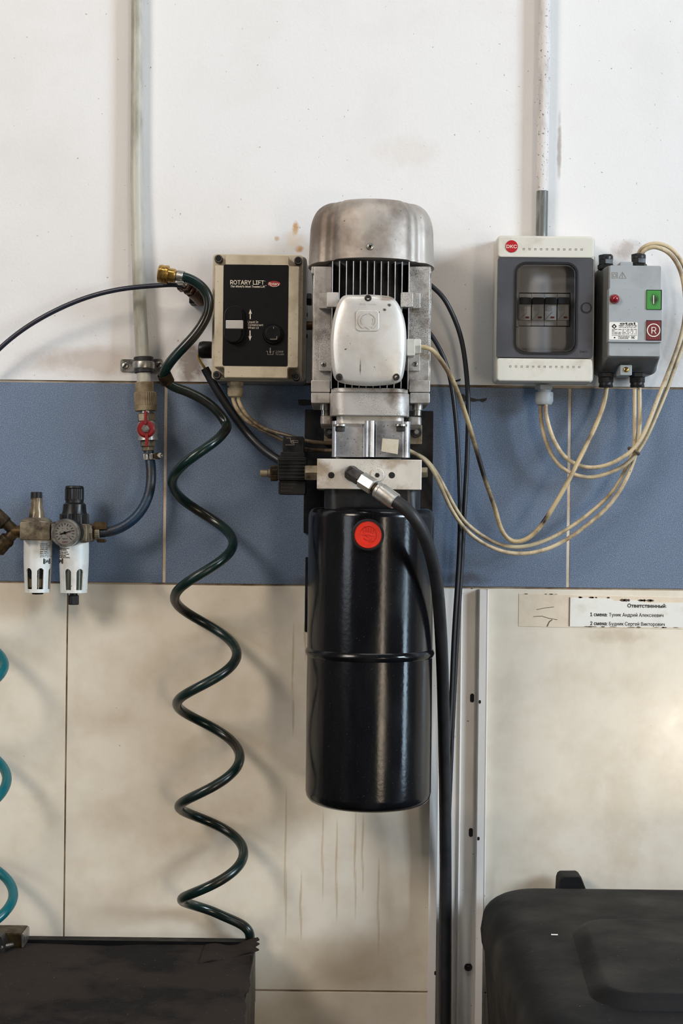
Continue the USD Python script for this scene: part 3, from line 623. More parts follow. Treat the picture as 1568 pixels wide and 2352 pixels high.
lead = np.array([P(*q) for q in ((404, 633, .085), (425, 637, .088), (452, 650, .088), (475, 676, .086), (479, 705, .084), (466, 742, .082), (438, 780, .080), (405, 815, .076), (382, 845, .068), (376, 866, .060), (392, 884, .055), (425, 898, .055), (462, 916, .056), (495, 941, .058))])
allp = np.vstack([lead, coil[::3][:-3], [P(570, 2138, .028), P(574, 2166, .0195), P(575, 2230, .018), P(575, 2300, .018)]])
co.add("hose", tube(spline(allp, .003), M(11.3, CD), 16), "green_hose")
A, B = P(363, 628, .085), P(410, 635, .085); t = unit(B - A)
co.add("hose_clamp", rod(P(407, 633, .086), P(422, 635.5, .0875), M(13, .085), 28, .0006), "steel", label="steel clamp at the hose end")
co.add("clamp_ear", pbox(405, 645, 421, 651, .080, .094, 2, 1), "steel")
co.add("quick_coupling", lathe([(M(15), 0), (M(19.5), .0012), (M(19.5), .003), (M(20.5), .0036), (M(20.5), .005), (M(19.5), .0056), (M(19.8), .010), (M(20.6), .0105), (M(20.6), .014), (M(19), .0148), (M(15.5), .0150), (M(15.5), .0235), (M(12), .026)], A, t, 40), "brass", label="brass quick coupling")
cA, cB = P(376, 859, .062), P(385, 878, .054)
n_ = 40; ang = np.arange(n_) * 2 * np.pi / n_; tt = unit(cB - cA); aa = unit(np.cross(tt, [0, 0, 1.0])); bb = np.cross(tt, aa)
ring = np.cos(ang)[:, None] * aa + np.sin(ang)[:, None] * bb
ro, ri = M(16.5, .06), M(15, .06)
L = [cA + ring * ri, cA + ring * ro, cB + ring * ro, cB + ring * ri, cA + ring * ri]
Single("hose_ring", loft(L, False, False), "old_brass", "brass ring holding the green coiled hose beside the pipe clamp", "ring")

tc = coil_points([(-34, 1285), (8.5, 1535), (14, 1800), (29, 2065)], [(-150, 1410), (-145, 1665), (-135, 1935), (-130, 2190)], .075, .046)
Single("teal_air_hose", tube(spline(tc[::3][:-3], .003), M(11.3, .07), 16), "teal_hose", "bright teal coiled air hose at the left edge of the wall", "hose")

# ================================================================== LIFT CONTROL BOX
cb = Thing("lift_control_box", "beige lift control box with black front panel and rocker switch", "control box")
cc = P(589, 727, .092)
cb.add("base", pbox(492, 588, 703, 876, .0, .058, 10, 3), "box_side")
lid = cb.add("lid", pbox(487, 584, 694, 872, .050, .066, 8, 3), "box_plastic", label="beige lid with notched corners")
w2, h2 = M(194, .092) / 2, M(282, .092) / 2; nt = M(24, .092)
def notched(i):
    p = sbox(-w2 + i, -h2 + i, w2 - i, h2 - i)
    for sx in (-1, 1):
        for sz in (-1, 1):
            p = p.difference(sbox(*sorted((sx * w2, sx * (w2 - nt))), 0, 0) if False else Polygon([(sx * (w2 + .01), sz * (h2 + .01)), (sx * (w2 - nt - i), sz * (h2 + .01)), (sx * (w2 - nt - i), sz * (h2 - nt - i)), (sx * (w2 + .01), sz * (h2 - nt - i))]).buffer(0))
    return affinity.translate(p.buffer(-M(3)).buffer(M(3)).buffer(M(5)).buffer(-M(5)), cc[0], cc[2])
cb.add("raised_lid", join(extr(notched(0), .064, .0895), extr(notched(M(1.3)), .0895, .092)), "box_plastic", parent=lid)
for x, y in ((501, 593), (684.5, 597), (497, 860.5), (679.5, 864)):
    c = P(x, y, .083); s = cb.add("screw", disc(c, M(9.2, .08), .064, .080, .001), "black_plastic")
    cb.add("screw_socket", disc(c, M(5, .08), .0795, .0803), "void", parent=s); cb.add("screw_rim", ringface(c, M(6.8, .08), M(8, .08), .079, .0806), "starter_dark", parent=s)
pf = .0926
fp = cb.add("front_panel", pbox(512, 608, 661.5, 841, .091, pf, 4, .4), "panel_black", label="black front panel with white lettering")
def pr(m, mat="print_white", nm="lettering"): cb.add(nm, m, mat, parent=fp)
pr(text("ROTARY LIFT", 528.5, 653, pf, 9.4, 78, True)); pr(text("®", 608, 647, pf, 2))
pr(text("The World's Most Trusted Lift", 528.5, 660, pf, 4.6, 79, True, .22)); pr(text("TM", 608.5, 657, pf, 1.6))
oc = P(629, 652, pf); ov = affinity.translate(affinity.scale(Point(0, 0).buffer(1, 16), M(14.5, pf), M(6.8, pf)), oc[0], oc[2])
pr(extr(ov, pf, pf + .0002), "print_red", "emblem"); pr(text("Rotary", 629, 655, pf + .0002, 6, 25, True, .15, align="c"), "print_white", "emblem")
pr(band([(620, 656), (627, 658.5), (636, 657.5), (641, 654.5)], pf + .0002, 1.0), "print_white", "emblem")
pr(join(band([(574.5, 720), (574.5, 733)], pf, 2.6), extr(ppoly([(571, 721), (578.4, 721), (574.7, 710)], pf), pf, pf + .0004)), nm="arrow")
pr(join(band([(574, 759), (574, 773)], pf, 2.6), extr(ppoly([(570.3, 772), (577.6, 772), (574, 783)], pf), pf, pf + .0004)), nm="arrow")
for s, y, w in (("Liquid In", 742, 24), ("Containment", 748.6, 35), ("When Lit", 755, 25)): pr(text(s, 569, y, pf, 5, w))
for s, x, y, w in (("Lower", 634, 809.5, 17), ("To Lock", 632, 815.5, 20)): pr(text(s, x, y, pf, 5, w), "print_grey")
pr(band([(611, 807), (614.5, 807), (614.5, 814.5), (627, 814.5), (627, 807), (630, 807)], pf, 1), "print_grey", "symbol")
pr(join(band([(620.5, 799), (620.5, 808)], pf, 2), extr(ppoly([(618, 807), (623, 807), (620.5, 813)], pf), pf, pf + .0004)), "print_grey", "symbol")
def pillp(x0, y0, x1, y1, d0, d1, mat, nm, parent=None, top=True, bot=True, bev=.0015):
    w = M(x1 - x0, d1); h = M(y1 - y0, d1); c = P((x0 + x1) / 2, (y0 + y1) / 2, d1)
    p = affinity.translate(Point(0, 0).buffer(w / 2, 16), 0, h / 2 - w / 2).union(sbox(-w / 2, -h / 2, w / 2, h / 2 - w / 2)) if top and not bot else \
        affinity.translate(Point(0, 0).buffer(w / 2, 16), 0, -h / 2 + w / 2).union(sbox(-w / 2, -h / 2 + w / 2, w / 2, h / 2))
    p = affinity.translate(p.intersection(sbox(-w / 2, -h / 2, w / 2, h / 2)), c[0], c[2])
    return cb.add(nm, join(extr(p, d0, d1 - bev), extr(p.buffer(-bev * .6), d1 - bev, d1)), mat, parent=parent)
c = P(537.5, 745, .097); rb = cb.add("rocker_bezel", panel(c[0], c[2], M(48, .097), M(89, .097), .092, .097, M(24, .097), .0015, 10), "button_black")
pillp(519.5, 704, 557.5, 735, .096, .101, "button_black", "up_button", rb, True, False)
pillp(516.5, 755, 554.5, 786, .096, .104, "button_black", "down_button", rb, False, True)
cb.add("indicator_lens", pbox(518, 735.2, 558.2, 755, .096, .1022, 2, 1.2), "lens_white", parent=rb, label="white indicator lens")
c = P(626.5, 767, .097); bb_ = cb.add("round_button", lathe([(M(22.5), 0), (M(22.5), .003), (M(20.5), .005), (M(18.5), .005), (M(18.5), .003), (M(17.8), .003), (M(17.5), .0075), (M(15), .0085), (M(8), .0082)], (c[0], -.092, c[2]), (0, -1, 0), 48), "button_black")
cb.add("symbol", band([(620, 779), (635.5, 779), (635.5, 772)], .1005, 1.4), "print_grey", parent=bb_); cb.add("symbol", band([(628, 751), (628, 755)], .1005, 1.6), "print_grey", parent=bb_)
# glands
def gland(T, A, B, r, mat, cap_r=None, nm="cable_gland", label=None):
    """Hex foot, neck and domed nut from the box at A to the cable at B."""
    A, B = np.asarray(A), np.asarray(B); L = np.linalg.norm(B - A); t = unit(B - A)
    g = T.add(nm, hexa(A, A + t * L * .34, r), mat, label=label)
    T.add("neck", rod(A + t * L * .32, A + t * L * .45, r * .78), mat, parent=g)
    T.add("gland_nut", lathe([(r * .96, 0), (r * .98, L * .06), (r * .98, L * .36), (r * .86, L * .5), (r * .6, L * .56)], A + t * L * .44, t, 12, .26), mat, parent=g)
    return g
gland(cb, P(540, 874, .04), P(540, 913, .04), M(18.5, .04), "beige_plastic")
a_, b_ = P(486, 804, .04), P(455, 803, .04)
cb.add("side_gland", lathe([(M(19), 0), (M(19.5), .004), (M(19.5), .013), (M(17), .018), (M(11), .0195)], a_, b_ - a_, 20), "black_plastic", label="black side gland")
cb.add("side_nipple", join(rod(P(690, 688, .04), P(708, 688, .04), M(13, .04), 24, .001), hexa(P(705, 688, .04), P(716, 688, .04), M(15, .04))), "black_plastic")
cb.add("brass_nipple", rod(P(690, 748, .04), P(735, 748, .04), M(10, .04), 24), "old_brass", label="brass nipple towards the motor")
for y in (723, 772):
    c = P(701, y, .03); cb.add("side_screw", rod(c, c + [M(5), 0, 0], M(4.5), 12), "black_plastic")
Single("solenoid_cable", join(run([(470, 846, .035), (490, 882, .033), (530, 945, .03), (575, 1003, .034), (612, 1038, .05), (645, 1060, .062)], M(9.6, .04))), "cable_black", "thick black cable from the control box side gland to the solenoid coil", "cable")
Single("bare_wires", join(run([(458, 806, .038), (454, 818, .036), (460, 832, .035), (472, 850, .035)], M(2, .04), .002, 8), run([(460, 806, .036), (457, 820, .034), (464, 834, .034), (474, 849, .034)], M(1.6, .04), .002, 8)), "wire_yellow",
       "pair of thin yellow wires bared where the thick black cable begins", "wire")

# ================================================================== HYDRAULIC POWER UNIT
AX = .125                                         # depth of the unit's axis
pu = Thing("hydraulic_power_unit", "silver electric motor and pump on a long black oil tank", "hydraulic power unit")
mp = Thing("mounting_plate", "black steel mounting plate on the wall behind the pump", "plate")
mp.add("plate", pbox(698, 942, 994, 1226, .0, .012, 3, 1), "paint_black")
mp.add("foot_strip", pbox(700, 1280, 760, 1452, .0, .010, 2, 1), "paint_black")
for x0, x1, bx in ((744, 770, 757), (940, 969, 955)):
    br = mp.add("bracket", pbox(x0, 976, x1, 1020, .012, .055, 2, 1), "grimy_zinc", label="grey bracket lug")
    c = P(bx, 993, .056); mp.add("washer", disc(c, M(13, .06), .055, .058, .0008), "dark_steel", parent=br); mp.add("bolt_head", hexa((c[0], -.058, c[2]), (c[0], -.063, c[2]), M(9.5, .06)), "dark_steel", parent=br); mp.add("stud", disc(c, M(5.5, .06), .063, .068, .0008), "steel", parent=br)
# tank
tz1, tz0 = P(848.5, 1165, AX)[2], P(848.5, 1842, AX)[2]; TX = P(849, 1500, AX)[0]; TR = M(144.5, AX) * .997
prof = [(TR - .016, 0), (TR - .011, .0012), (TR - .005, .0045), (TR - .0012, .010), (TR, .017)]
H = tz1 - tz0; zr = P(848.5, 1497, AX)[2] - tz0
prof += [(TR, zr - .006), (TR + .0012, zr - .0045), (TR + .0026, zr - .001), (TR + .0026, zr + .001), (TR + .0012, zr + .0045), (TR, zr + .006)]
prof += [(TR, H - .014), (TR - .001, H - .009), (TR - .004, H - .004), (TR - .009, H - .001), (TR - .015, H)]
tank = pu.add("oil_tank", lathe(prof, (TX, -AX, tz0), (0, 0, 1), 128), "tank_black", label="long glossy black oil tank")
fd = AX + TR; fc = P(845, 1229, fd + .012)
pu.add("cap_collar", lathe([(M(38, fd), 0), (M(37, fd), .012), (M(34, fd), .014)], (fc[0], -(fd - .006), fc[2]), (0, -1, 0), 48), "rubber", parent=tank, label="black rubber collar")
fcap = pu.add("filler_cap", join(lathe([(M(31, fd), 0), (M(31.4, fd), .008), (M(29.5, fd), .011), (M(20.5, fd), .011), (M(19.6, fd), .0095)], (fc[0], -(fd + .003), fc[2]), (0, -1, 0), 64)), "red_cap", parent=tank, label="red filler cap with raised emblem")
EMB = []
for pts, w in (([(836, 1216), (838, 1226)], 2), ([(842, 1211), (844, 1222)], 2), ([(849, 1212), (848, 1222)], 2), ([(856, 1216), (854, 1225)], 2), ([(832, 1228), (842, 1228), (846, 1234)], 2), ([(846, 1227), (856, 1231)], 2), ([(837, 1236), (845, 1240), (853, 1236)], 2), ([(848, 1244), (856, 1241)], 1.6)):
    EMB.append(band(pts, fd + .0125, w, .0012))
EM = join(*EMB)
pu.add("cap_emblem", EM, "red_cap", parent=tank)
# neck and manifold
pu.add("tank_neck", vslab(TX, AX, M(222, .18), .13, P(849, 1172, AX)[2], P(849, 1120, AX)[2], .02), "paint_black")
ml, mr = P(727, 1090, .20)[0], P(968, 1090, .20)[0]
man = pu.add("manifold_block", pbox(727.5, 1054.5, 968, 1124, .07, .20, 1.2, 1.6), "block_alu", label="bright speckled aluminium manifold block")
for x in (760.5, 899.5):
    c = P(x, 1091.5, .20); pu.add("port", disc(c, M(7.2, .2), .1995, .2004), "void", parent=man)
c = P(866, 1091.5, .20); pl = pu.add("port_plug", lathe([(M(16, .2), 0), (M(16, .2), .0016), (M(14.5, .2), .0024), (M(7, .2), .0022)], (c[0], -.1998, c[2]), (0, -1, 0), 40), "block_alu", parent=man)
pu.add("plug_socket", lathe([(M(5.6, .2), 0), (M(5.6, .2), .0008)], (c[0], -.2018, c[2]), (0, -1, 0), 6), "void", parent=man)
pu.add("side_nut", hexa(P(966, 1085, .14), P(981, 1085, .14), M(13, .14)), "grimy_zinc"); pu.add("side_nut", hexa(P(731, 1086, .14), P(700, 1086, .14), M(19, .14)), "grimy_zinc")
for x in (760, 940):
    a = P(x, 1124, .17); s = pu.add("under_bolt", rod(a, a - [0, 0, M(5)], M(13, .17), 24), "steel"); pu.add("bolt_head", hexa(a - [0, 0, M(5)], a - [0, 0, M(14)], M(9, .17)), "steel", parent=s)
# pump body: plan of lobes between flange and manifold
zp1, zp0 = P(852, 974, AX)[2], P(852, 1054, AX)[2]; PX = P(852, 1015, .19)[0]
k = M(1, .19)
plan = unary_union([sbox(PX - 80 * k, .08, PX + 72 * k, .186), sbox(PX + 12 * k, .1, PX + 72 * k, .196)] + [Point(PX + o * k, dd).buffer(r * k, 12) for o, dd, r in ((-77, .178, 12), (-3, .188, 14), (78, .182, 11), (-60, .17, 26), (62, .17, 24))])
pump = pu.add("pump_body", vextr(plan.buffer(.0008, 4), zp0, zp1), "pump_alu", smooth=40, label="polished ribbed aluminium pump body")
c = P(895.5, 1022, .197); st = Polygon([(-17, 14), (19, 11.5), (17, -20), (-19, -14)]); st = affinity.translate(affinity.scale(st, M(1, .197), M(1, .197), origin=(0, 0)), c[0], c[2]).buffer(.0006)
pu.add("sticker", extr(st, .1966, .1972), "sticker", parent=pump, label="faded paper sticker")
# flanges
zc = lambda y, d=AX: P(853, y, d)[2]
pu.add("lower_flange", vslab(P(850, 965, .19)[0], .12, M(156, .19), .148, zc(975, .19), zc(955, .19), .012), "block_alu")
for x0, x1 in ((735.5, 764), (937, 967.5)):
    c = P((x0 + x1) / 2, 965, .17); pu.add("flange_lug", vslab(c[0], .12, M(x1 - x0, .17), .11, zc(975, .18), zc(955, .18), .006), "motor_silver")
    a = P((x0 + x1) / 2 - (4 if x0 < 800 else -6), 955, .165); pu.add("stud", join(rod(a, a + [0, 0, M(34)], M(8), 20), rod(a + [0, 0, M(12)], a + [0, 0, M(30)], M(11), 20)), "steel")
for x in (781, 919):
    a = P(x, 975, .195); s = pu.add("pump_bolt", rod(a, a - [0, 0, M(4)], M(16, .195), 28), "steel"); pu.add("bolt_head", hexa(a - [0, 0, M(4)], a - [0, 0, M(15)], M(11, .195)), "dark_steel", parent=s)
pu.add("gasket", vslab(P(848, 957, .19)[0], .12, M(178, .19), .152, zc(957, .19), zc(954, .19), .02), "void")
bell = pu.add("end_bell", vslab(P(849, 925, .205)[0], .125, M(184, .205), .164, zc(955, .205), zc(901, .205), .022), "motor_silver")
pu.add("bell_rim", vslab(P(849, 897, .207)[0], .125, M(179, .207), .168, zc(902, .207), zc(891, .207), .022), "motor_silver", parent=bell)
# stator: core, fins, corner posts
SX = P(848, 745, .17)[0]
st_ = pu.add("stator", vslab(SX, AX, M(190, .17), .135, zc(896), zc(600), .03), "motor_core", label="dark finned stator core")
for i in range(12):
    x = 762 + i * (938 - 762) / 11
    X = P(x, 745, .205)[0]; dd = AX + .0815 - .0035 * abs(i - 5.5) / 5.5
    pu.add("fin", vslab(X, (AX + dd) / 2, .0015, dd - AX, zc(894, .2), zc(601, .2), .0007, .0003, 2), "fin_edge", parent=st_)
for s, x0, x1 in ((-1, 717.5, 761), (1, 936, 989.5)):
    p = pu.add("corner_post", join(pbox(x0 + (2 if s < 0 else 0), 612, x1 - (0 if s < 0 else 3), 880, .06, .178, 3, 2), pbox(x0 if s < 0 else x0 + 24, 617, x1 - 22 if s < 0 else x1, 878, .07, .165, 3, 2)), "motor_silver")
    pu.add("post_foot", pbox(714 if s < 0 else 939, 873, 758 if s < 0 else 987.5, 901, .06, .186, 3, 2), "motor_silver", parent=p)
    pu.add("post_foot", pbox(714 if s < 0 else 941, 902, 758 if s < 0 else 987, 926, .06, .186, 3, 2), "motor_silver", parent=p)
    pu.add("post_head", pbox(714.5 if s < 0 else 962, 612, 738 if s < 0 else 989.5, 629, .07, .172, 3, 2), "motor_silver", parent=p)
    pu.add("clamp_lug", join(pbox(733 if s < 0 else 948, 673, 752 if s < 0 else 965.5, 708, .1, .192, 2, 1.5), pbox(750 if s < 0 else 920, 671, 777.5 if s < 0 else 948.5, 705, .1, .206, 2, 1.5)), "motor_silver", parent=p)
    f = pbox(733 if s < 0 else 930, 789, 766 if s < 0 else 964, 852, .1, .187, 2, 1.2)
    pu.add("foot_pad", f, "motor_silver", parent=p)
    c = P(742.5 if s < 0 else 954, 836.5, .187); pu.add("pad_screw", screw_cross(c, M(5.4), .187), "steel", parent=p); pu.add("screw_slot", cross_slot(c, M(3.4), .189, .1), "void", parent=p)
# terminal box
out = spline([(P(x, y, .222)[0], 0, P(x, y, .222)[2]) for x, y in ((787.5, 681), (813, 678), (844, 677), (877, 679), (900, 683.5), (915, 700), (925, 723), (931, 749), (933, 787), (931.5, 825), (927, 858), (920, 875), (905, 882), (877, 885.5), (846, 887), (813, 885), (787, 880.5), (770, 872), (763, 853), (759.5, 825), (758, 787), (761, 752), (769, 716), (777, 695))], .003, True)
cen = out.mean(0); tl = []
for sc, dd in ((.93, .19), (.97, .212), (1.0, .222), (1.0, .2245), (.985, .2290), (.955, .2320), (.90, .2340), (.75, .2362), (.5, .2378), (.2, .2385)):
    q = cen + (out - cen) * sc; q[:, 1] = -dd; tl.append(q)
tb = pu.add("terminal_box", loft(tl), "cover_silver", label="silver terminal box cover with rotation emblem")
ec = P(844, 737.5, .237)
pu.add("emblem", panel(ec[0], ec[2], M(53, .237), M(48, .237), .234, .2395, M(9, .237), .001, 5), "cover_silver", parent=tb)
def arc(cx, cy, rx, ry, a0, a1): return [(cx + rx * math.cos(math.radians(a)), cy - ry * math.sin(math.radians(a))) for a in np.linspace(a0, a1, 16)]
pu.add("emblem_arrow", join(band(arc(844, 737.5, 20, 18, 95, 240), .2395, 3.6, .0009), extr(ppoly([(838, 751), (848, 747), (848, 757)], .2395), .2395, .2404)), "cover_silver", parent=tb)
pu.add("emblem_arrow", join(band(arc(844, 737.5, 20, 18, -60, 75), .2395, 3.6, .0009), band(arc(844, 737.5, 14, 13, 150, 215), .2395, 2, .0007), band(arc(844, 737.5, 14, 13, -35, 30), .2395, 2, .0007)), "cover_silver", parent=tb)
pu.add("lettering", text("Mod. dep", 863, 698, .2357, 6.5, 38, flip=True, thick=.0006), "cover_silver", parent=tb)
for x, y in ((845, 685.5), (779, 866), (909.5, 866)):
    c = P(x, y, .233); s_d = .2325
    pu.add("cover_screw", lathe([(M(8, .23), 0), (M(8, .23), .0022), (M(6.5, .23), .003), (M(3.5, .23), .003), (M(3.2, .23), .0015)], (c[0], -s_d, c[2]), (0, -1, 0), 28), "dark_steel", parent=tb)
gb = pu.add("motor_gland", pbox(934, 778, 953, 817, .16, .21, 3, 2), "white_plastic", label="off-white cable gland")
pu.add("gland_nut", hexa(P(950, 796, .193), P(966, 796, .193), M(19, .19)), "white_plastic", parent=gb)
# fan cowl
CX = P(853, 560, AX)[0]; zr0, zr1 = zc(617), zc(464, .17)
def cring(z, k, inset=0.0):
    a = np.linspace(0, 2 * np.pi, 200, endpoint=False); R0 = M(145.5, AX) * .985
    u = np.abs((a + np.pi / 4) % (np.pi / 2) - np.pi / 4)            # 0 at the middle of each side
    step = 1 / (1 + np.exp((np.degrees(u) - 36.5) / 1.5))
    r = R0 * (1 - .075 + .075 * step + .022 * np.exp(-((np.degrees(u) - 45.0) / 3.2) ** 2))
    r = r * k - inset
    return np.stack([CX + r * np.sin(a), -AX - r * np.cos(a), np.full(len(a), z)], 1)
Hc = zr1 - zr0; lv = [(zr0, 1.006), (zr0 + .002, 1.008), (zr0 + .004, 1.0), (zr0 + Hc * .3, .995), (zr0 + Hc * .55, .985)]
for kk in range(1, 11):
    a = kk / 10 * math.pi / 2; lv.append((zr0 + Hc * .55 + Hc * .45 * math.sin(a), .985 - .235 * (1 - math.cos(a))))
lv += [(zr1 + .001, .6), (zr1 + .0015, .3)]
cowl = pu.add("fan_cowl", loft([cring(z, k_) for z, k_ in lv]), "cowl_silver", smooth=50, label="dented silver fan cowl")
c = P(850, 566, AX + .088); d0 = AX + M(145.5, AX) * .985 * .990
pu.add("cowl_screw", lathe([(M(9.2, .21), 0), (M(9.2, .21), .0015), (M(7, .21), .003), (M(3, .21), .0036)], (c[0], -(d0 - .001), c[2]), (0, -1, 0), 28), "steel", parent=cowl)
pu.add("screw_slot", cross_slot(c, M(4.5, .21), d0 + .0022, .5), "void", parent=cowl)
# solenoid valve
sv = pu.add("solenoid_coil", join(pbox(637, 1049, 703, 1103, .065, .135, 4, 2), pbox(639, 1103, 701, 1136, .065, .128, 4, 2)), "black_plastic", label="black solenoid coil")
for y in (1055, 1063, 1071, 1079, 1087, 1095): pu.add("rib", pbox(640, y, 700, y + 3.5, .13, .1366, 1, .8), "black_plastic", parent=sv)
for i, s in enumerate(("24V 50Hz", "IP65 21W", "ED100%")):
    pu.add("print", text(s, 645, 1113 + i * 8, .128, 3.4, 34 - 5 * i), "print_dim", parent=sv)
cn = pu.add("coil_connector", join(pbox(649, 1002, 697, 1040, .07, .125, 3, 1.5), pbox(644, 1038, 699, 1050, .068, .13, 3, 1.5)), "black_plastic")
pu.add("print", join(band([(657, 1006), (667, 1006), (667, 1014), (674, 1014)], .125, .9), band([(655, 1022), (675, 1022), (675, 1016), (685, 1016)], .125, .9), ringface(P(671, 1015, .125), M(2.4), M(3.4), .125, .1254, 16), band([(672, 1011), (685, 1012)], .125, .7)), "print_grey", parent=cn)
pu.add("end_nut", join(knurled(P(638, 1087, .10), P(621, 1087, .10), M(18, .1), 30, .05)), "old_brass"); pu.add("end_stud", join(rod(P(622, 1087, .10), P(616, 1087, .10), M(10, .1)), rod(P(616, 1087, .10), P(597, 1087, .10), M(8.5, .1), 20, .001)), "grimy_zinc")

# ---- hose with its fitting
hh = Thing("hydraulic_hose", "thick black hydraulic hose leaving the manifold through a silver ferrule", "hose")
F = [P(808, 1087, .212), P(828, 1100, .22), P(836, 1105, .222), P(858, 1119, .228), P(865, 1124, .23), P(912, 1155, .242)]
hh.add("elbow", join(lathe([(M(18, .2), 0), (M(18, .2), .002), (M(14, .2), .012), (M(12, .2), .02)], (F[0][0], -.199, F[0][2]), (0, -1, 0), 28), hexa(F[0] - unit(F[1] - F[0]) * .006, F[1] + unit(F[1] - F[0]) * .001, M(17, .215))), "dark_steel")
hh.add("swivel_nut", hexa(F[1], F[3], M(19, .22), .3), "zinc")
hh.add("shank", rod(F[3] - unit(F[4] - F[3]) * .002, F[4], M(12, .22)), "old_brass")
t = unit(F[5] - F[4])
hh.add("ferrule", join(lathe([(M(15.5), 0), (M(17), .001), (M(17), .004), (M(16), .0046)], F[4], t, 32), lathe([(M(17.5), 0), (M(18.2), .001), (M(17.6), .0255), (M(16.5), .027)], F[4] + t * .0045, t, 10)), "zinc")
hh.add("hose", run([(905, 1150, .241), (925, 1163, .246), (948, 1186, .248), (970, 1222, .24), (988, 1272, .222), (1001, 1330, .196), (1009, 1405, .166), (1014, 1490, .138), (1017.5, 1600, .108), (1020, 1720, .084), (1022, 1860, .066), (1023, 2000, .056), (1023, 2200, .05), (1022, 2420, .05), (1022, 2700, .05)], M(14.3, .14), .005, 18), "rubber")

# ---- cables
def cab(name, pts, r, mat, label, d=.04):
    pts = [(q if len(q) == 3 else (*q, d)) for q in pts]
    return Single(name, run(pts, M(r, d), .004, 12), mat, label, "cable")
cab("black_cable", [(965, 634, .040), (992, 658, .044), (1012, 677, .044), (1036, 716, .04), (1056, 768, .034), (1068, 832, .03), (1074, 905, .03), (1074, 1000, .03), (1070, 1100, .03), (1065, 1190, .034), (1060, 1290, .036), (1055, 1370, .036), (1050, 1450, .034), (1044, 1560, .032), (1039, 1660, .03), (1034, 1780, .028), (1029, 1920, .026), (1028, 2120, .026), (1028, 2420, .026)], 5.6, "cable_black",
    "thin black cable leaving the motor's top and bowing out furthest")
cab("black_cable", [(966, 738, .040), (990, 770, .042), (1010, 803, .042), (1029, 852, .04), (1042, 922, .038), (1050, 1010, .036), (1055, 1110, .036), (1056, 1200, .046), (1053, 1290, .046), (1047, 1380, .046), (1041, 1480, .044), (1036, 1600, .042), (1027, 1740, .042), (1018, 1900, .034), (1013, 2120, .028), (1013, 2420, .028)], 5.2, "cable_black",
    "thin black cable hugging the motor's side before joining its twin in the channel")
cab("beige_cable", [(1393, 884, .035), (1388, 920, .036), (1375, 960, .038), (1355, 1005, .045), (1330, 1055, .058), (1302, 1110, .065), (1270, 1165, .065), (1238, 1212, .06), (1210, 1237, .058), (1178, 1243, .058), (1160, 1230, .06), (1140, 1180, .066), (1115, 1105, .078), (1090, 1020, .095), (1065, 940, .115), (1035, 865, .15), (1005, 818, .182), (984, 800, .193), (964, 796.5, .196)], 5.3, "cable_soiled",
    "soiled beige cable hanging in a sharp V from the motor starter to the motor")
PA = [(1465, 588, .04), (1468, 578, .042), (1480, 566, .046), (1499, 559.5, .048), (1519, 561, .048), (1540, 571, .046), (1557, 589, .044), (1570, 612, .042), (1580, 660, .04), (1583, 715, .04), (1575, 770, .04), (1562, 810, .04), (1548, 848, .042), (1532, 893, .044), (1508, 952, .048), (1480, 1012, .05), (1459, 1044, .05), (1434, 1068, .048), (1398, 1086, .045), (1357, 1096, .042), (1320, 1090, .04), (1284, 1068, .038), (1260, 1031, .036), (1245, 982, .036), (1241, 945, .036), (1241, 925, .036)]
PB = [(1472, 588, .05), (1476, 579, .052), (1488, 570.5, .054), (1500, 567.5, .056), (1517, 571, .056), (1535, 581, .054), (1551, 600, .052), (1563, 626, .05), (1571, 665, .05), (1573, 715, .05), (1566, 762, .05), (1553, 805, .05), (1537, 848, .052), (1516, 901, .054), (1495, 956, .058), (1474, 1003, .06), (1451, 1034, .06), (1418, 1057, .058), (1377, 1072, .052), (1341, 1072, .048), (1304, 1055, .046), (1276, 1019, .044), (1258, 970, .042), (1253, 940, .042), (1253, 925, .042)]
cab("beige_cable", PA, 4.6, "cable_beige", "outer beige cable of the pair looping from motor starter top to breaker box")
cab("beige_cable", PB, 4.8, "cable_beige", "inner beige cable of the pair looping from motor starter top to breaker box")
cab("beige_cable", [(1457, 884, .045), (1457, 930, .045), (1457, 990, .043), (1455, 1025, .04), (1436, 1078, .036), (1410, 1124, .034), (1369, 1166, .034), (1304, 1214, .036), (1239, 1246, .042), (1194, 1256, .046), (1150, 1251, .05), (1101, 1226, .056), (1064, 1194, .062), (1040, 1157, .062), (1019, 1117, .060), (999, 1082, .058), (975, 1054, .055), (942, 1039, .05), (900, 1036, .05), (840, 1036, .05), (760, 1034, .05), (697, 1031, .05), (670, 1022, .046), (620, 996, .04), (575, 972, .037), (548, 945, .037), (535, 915, .038), (534, 902, .04)], 4.6, "cable_beige",
    "upper beige cable of the wide loop from motor starter behind the pump to control box")
cab("beige_cable", [(1468, 884, .045), (1469, 930, .045), (1467, 1000, .045), (1455, 1058, .044), (1434, 1108, .044), (1398, 1161, .044), (1353, 1202, .046), (1304, 1237, .048), (1255, 1261, .052), (1207, 1271, .056), (1158, 1267, .06), (1109, 1247, .066), (1064, 1210, .074), (1032, 1161, .074), (1014, 1122, .07), (997, 1086, .066), (973, 1055, .062), (942, 1036, .06), (900, 1020, .06), (840, 1018, .06), (760, 1018, .06), (697, 1011, .06), (660, 1000, .054), (610, 985, .046), (575, 962, .043), (555, 936, .04), (547, 914, .04), (546, 902, .04)], 4.6, "cable_beige",
    "lower beige cable of the wide loop from motor starter behind the pump to control box")
tA, tB = P(1441, 1027, .052), P(1468, 1043, .052)
Single("cable_tie", tube(spline([P(1455, 1036, .050) + M(13) * math.cos(a) * np.array([.82, 0, -.5]) + .0105 * math.sin(a) * np.array([0, 1.0, 0]) for a in np.linspace(0, 2 * np.pi, 20)[:-1]], .002, True), M(3.4), 8, False), "tie_brown", "small brown cable tie bundling the beige cables", "cable tie")

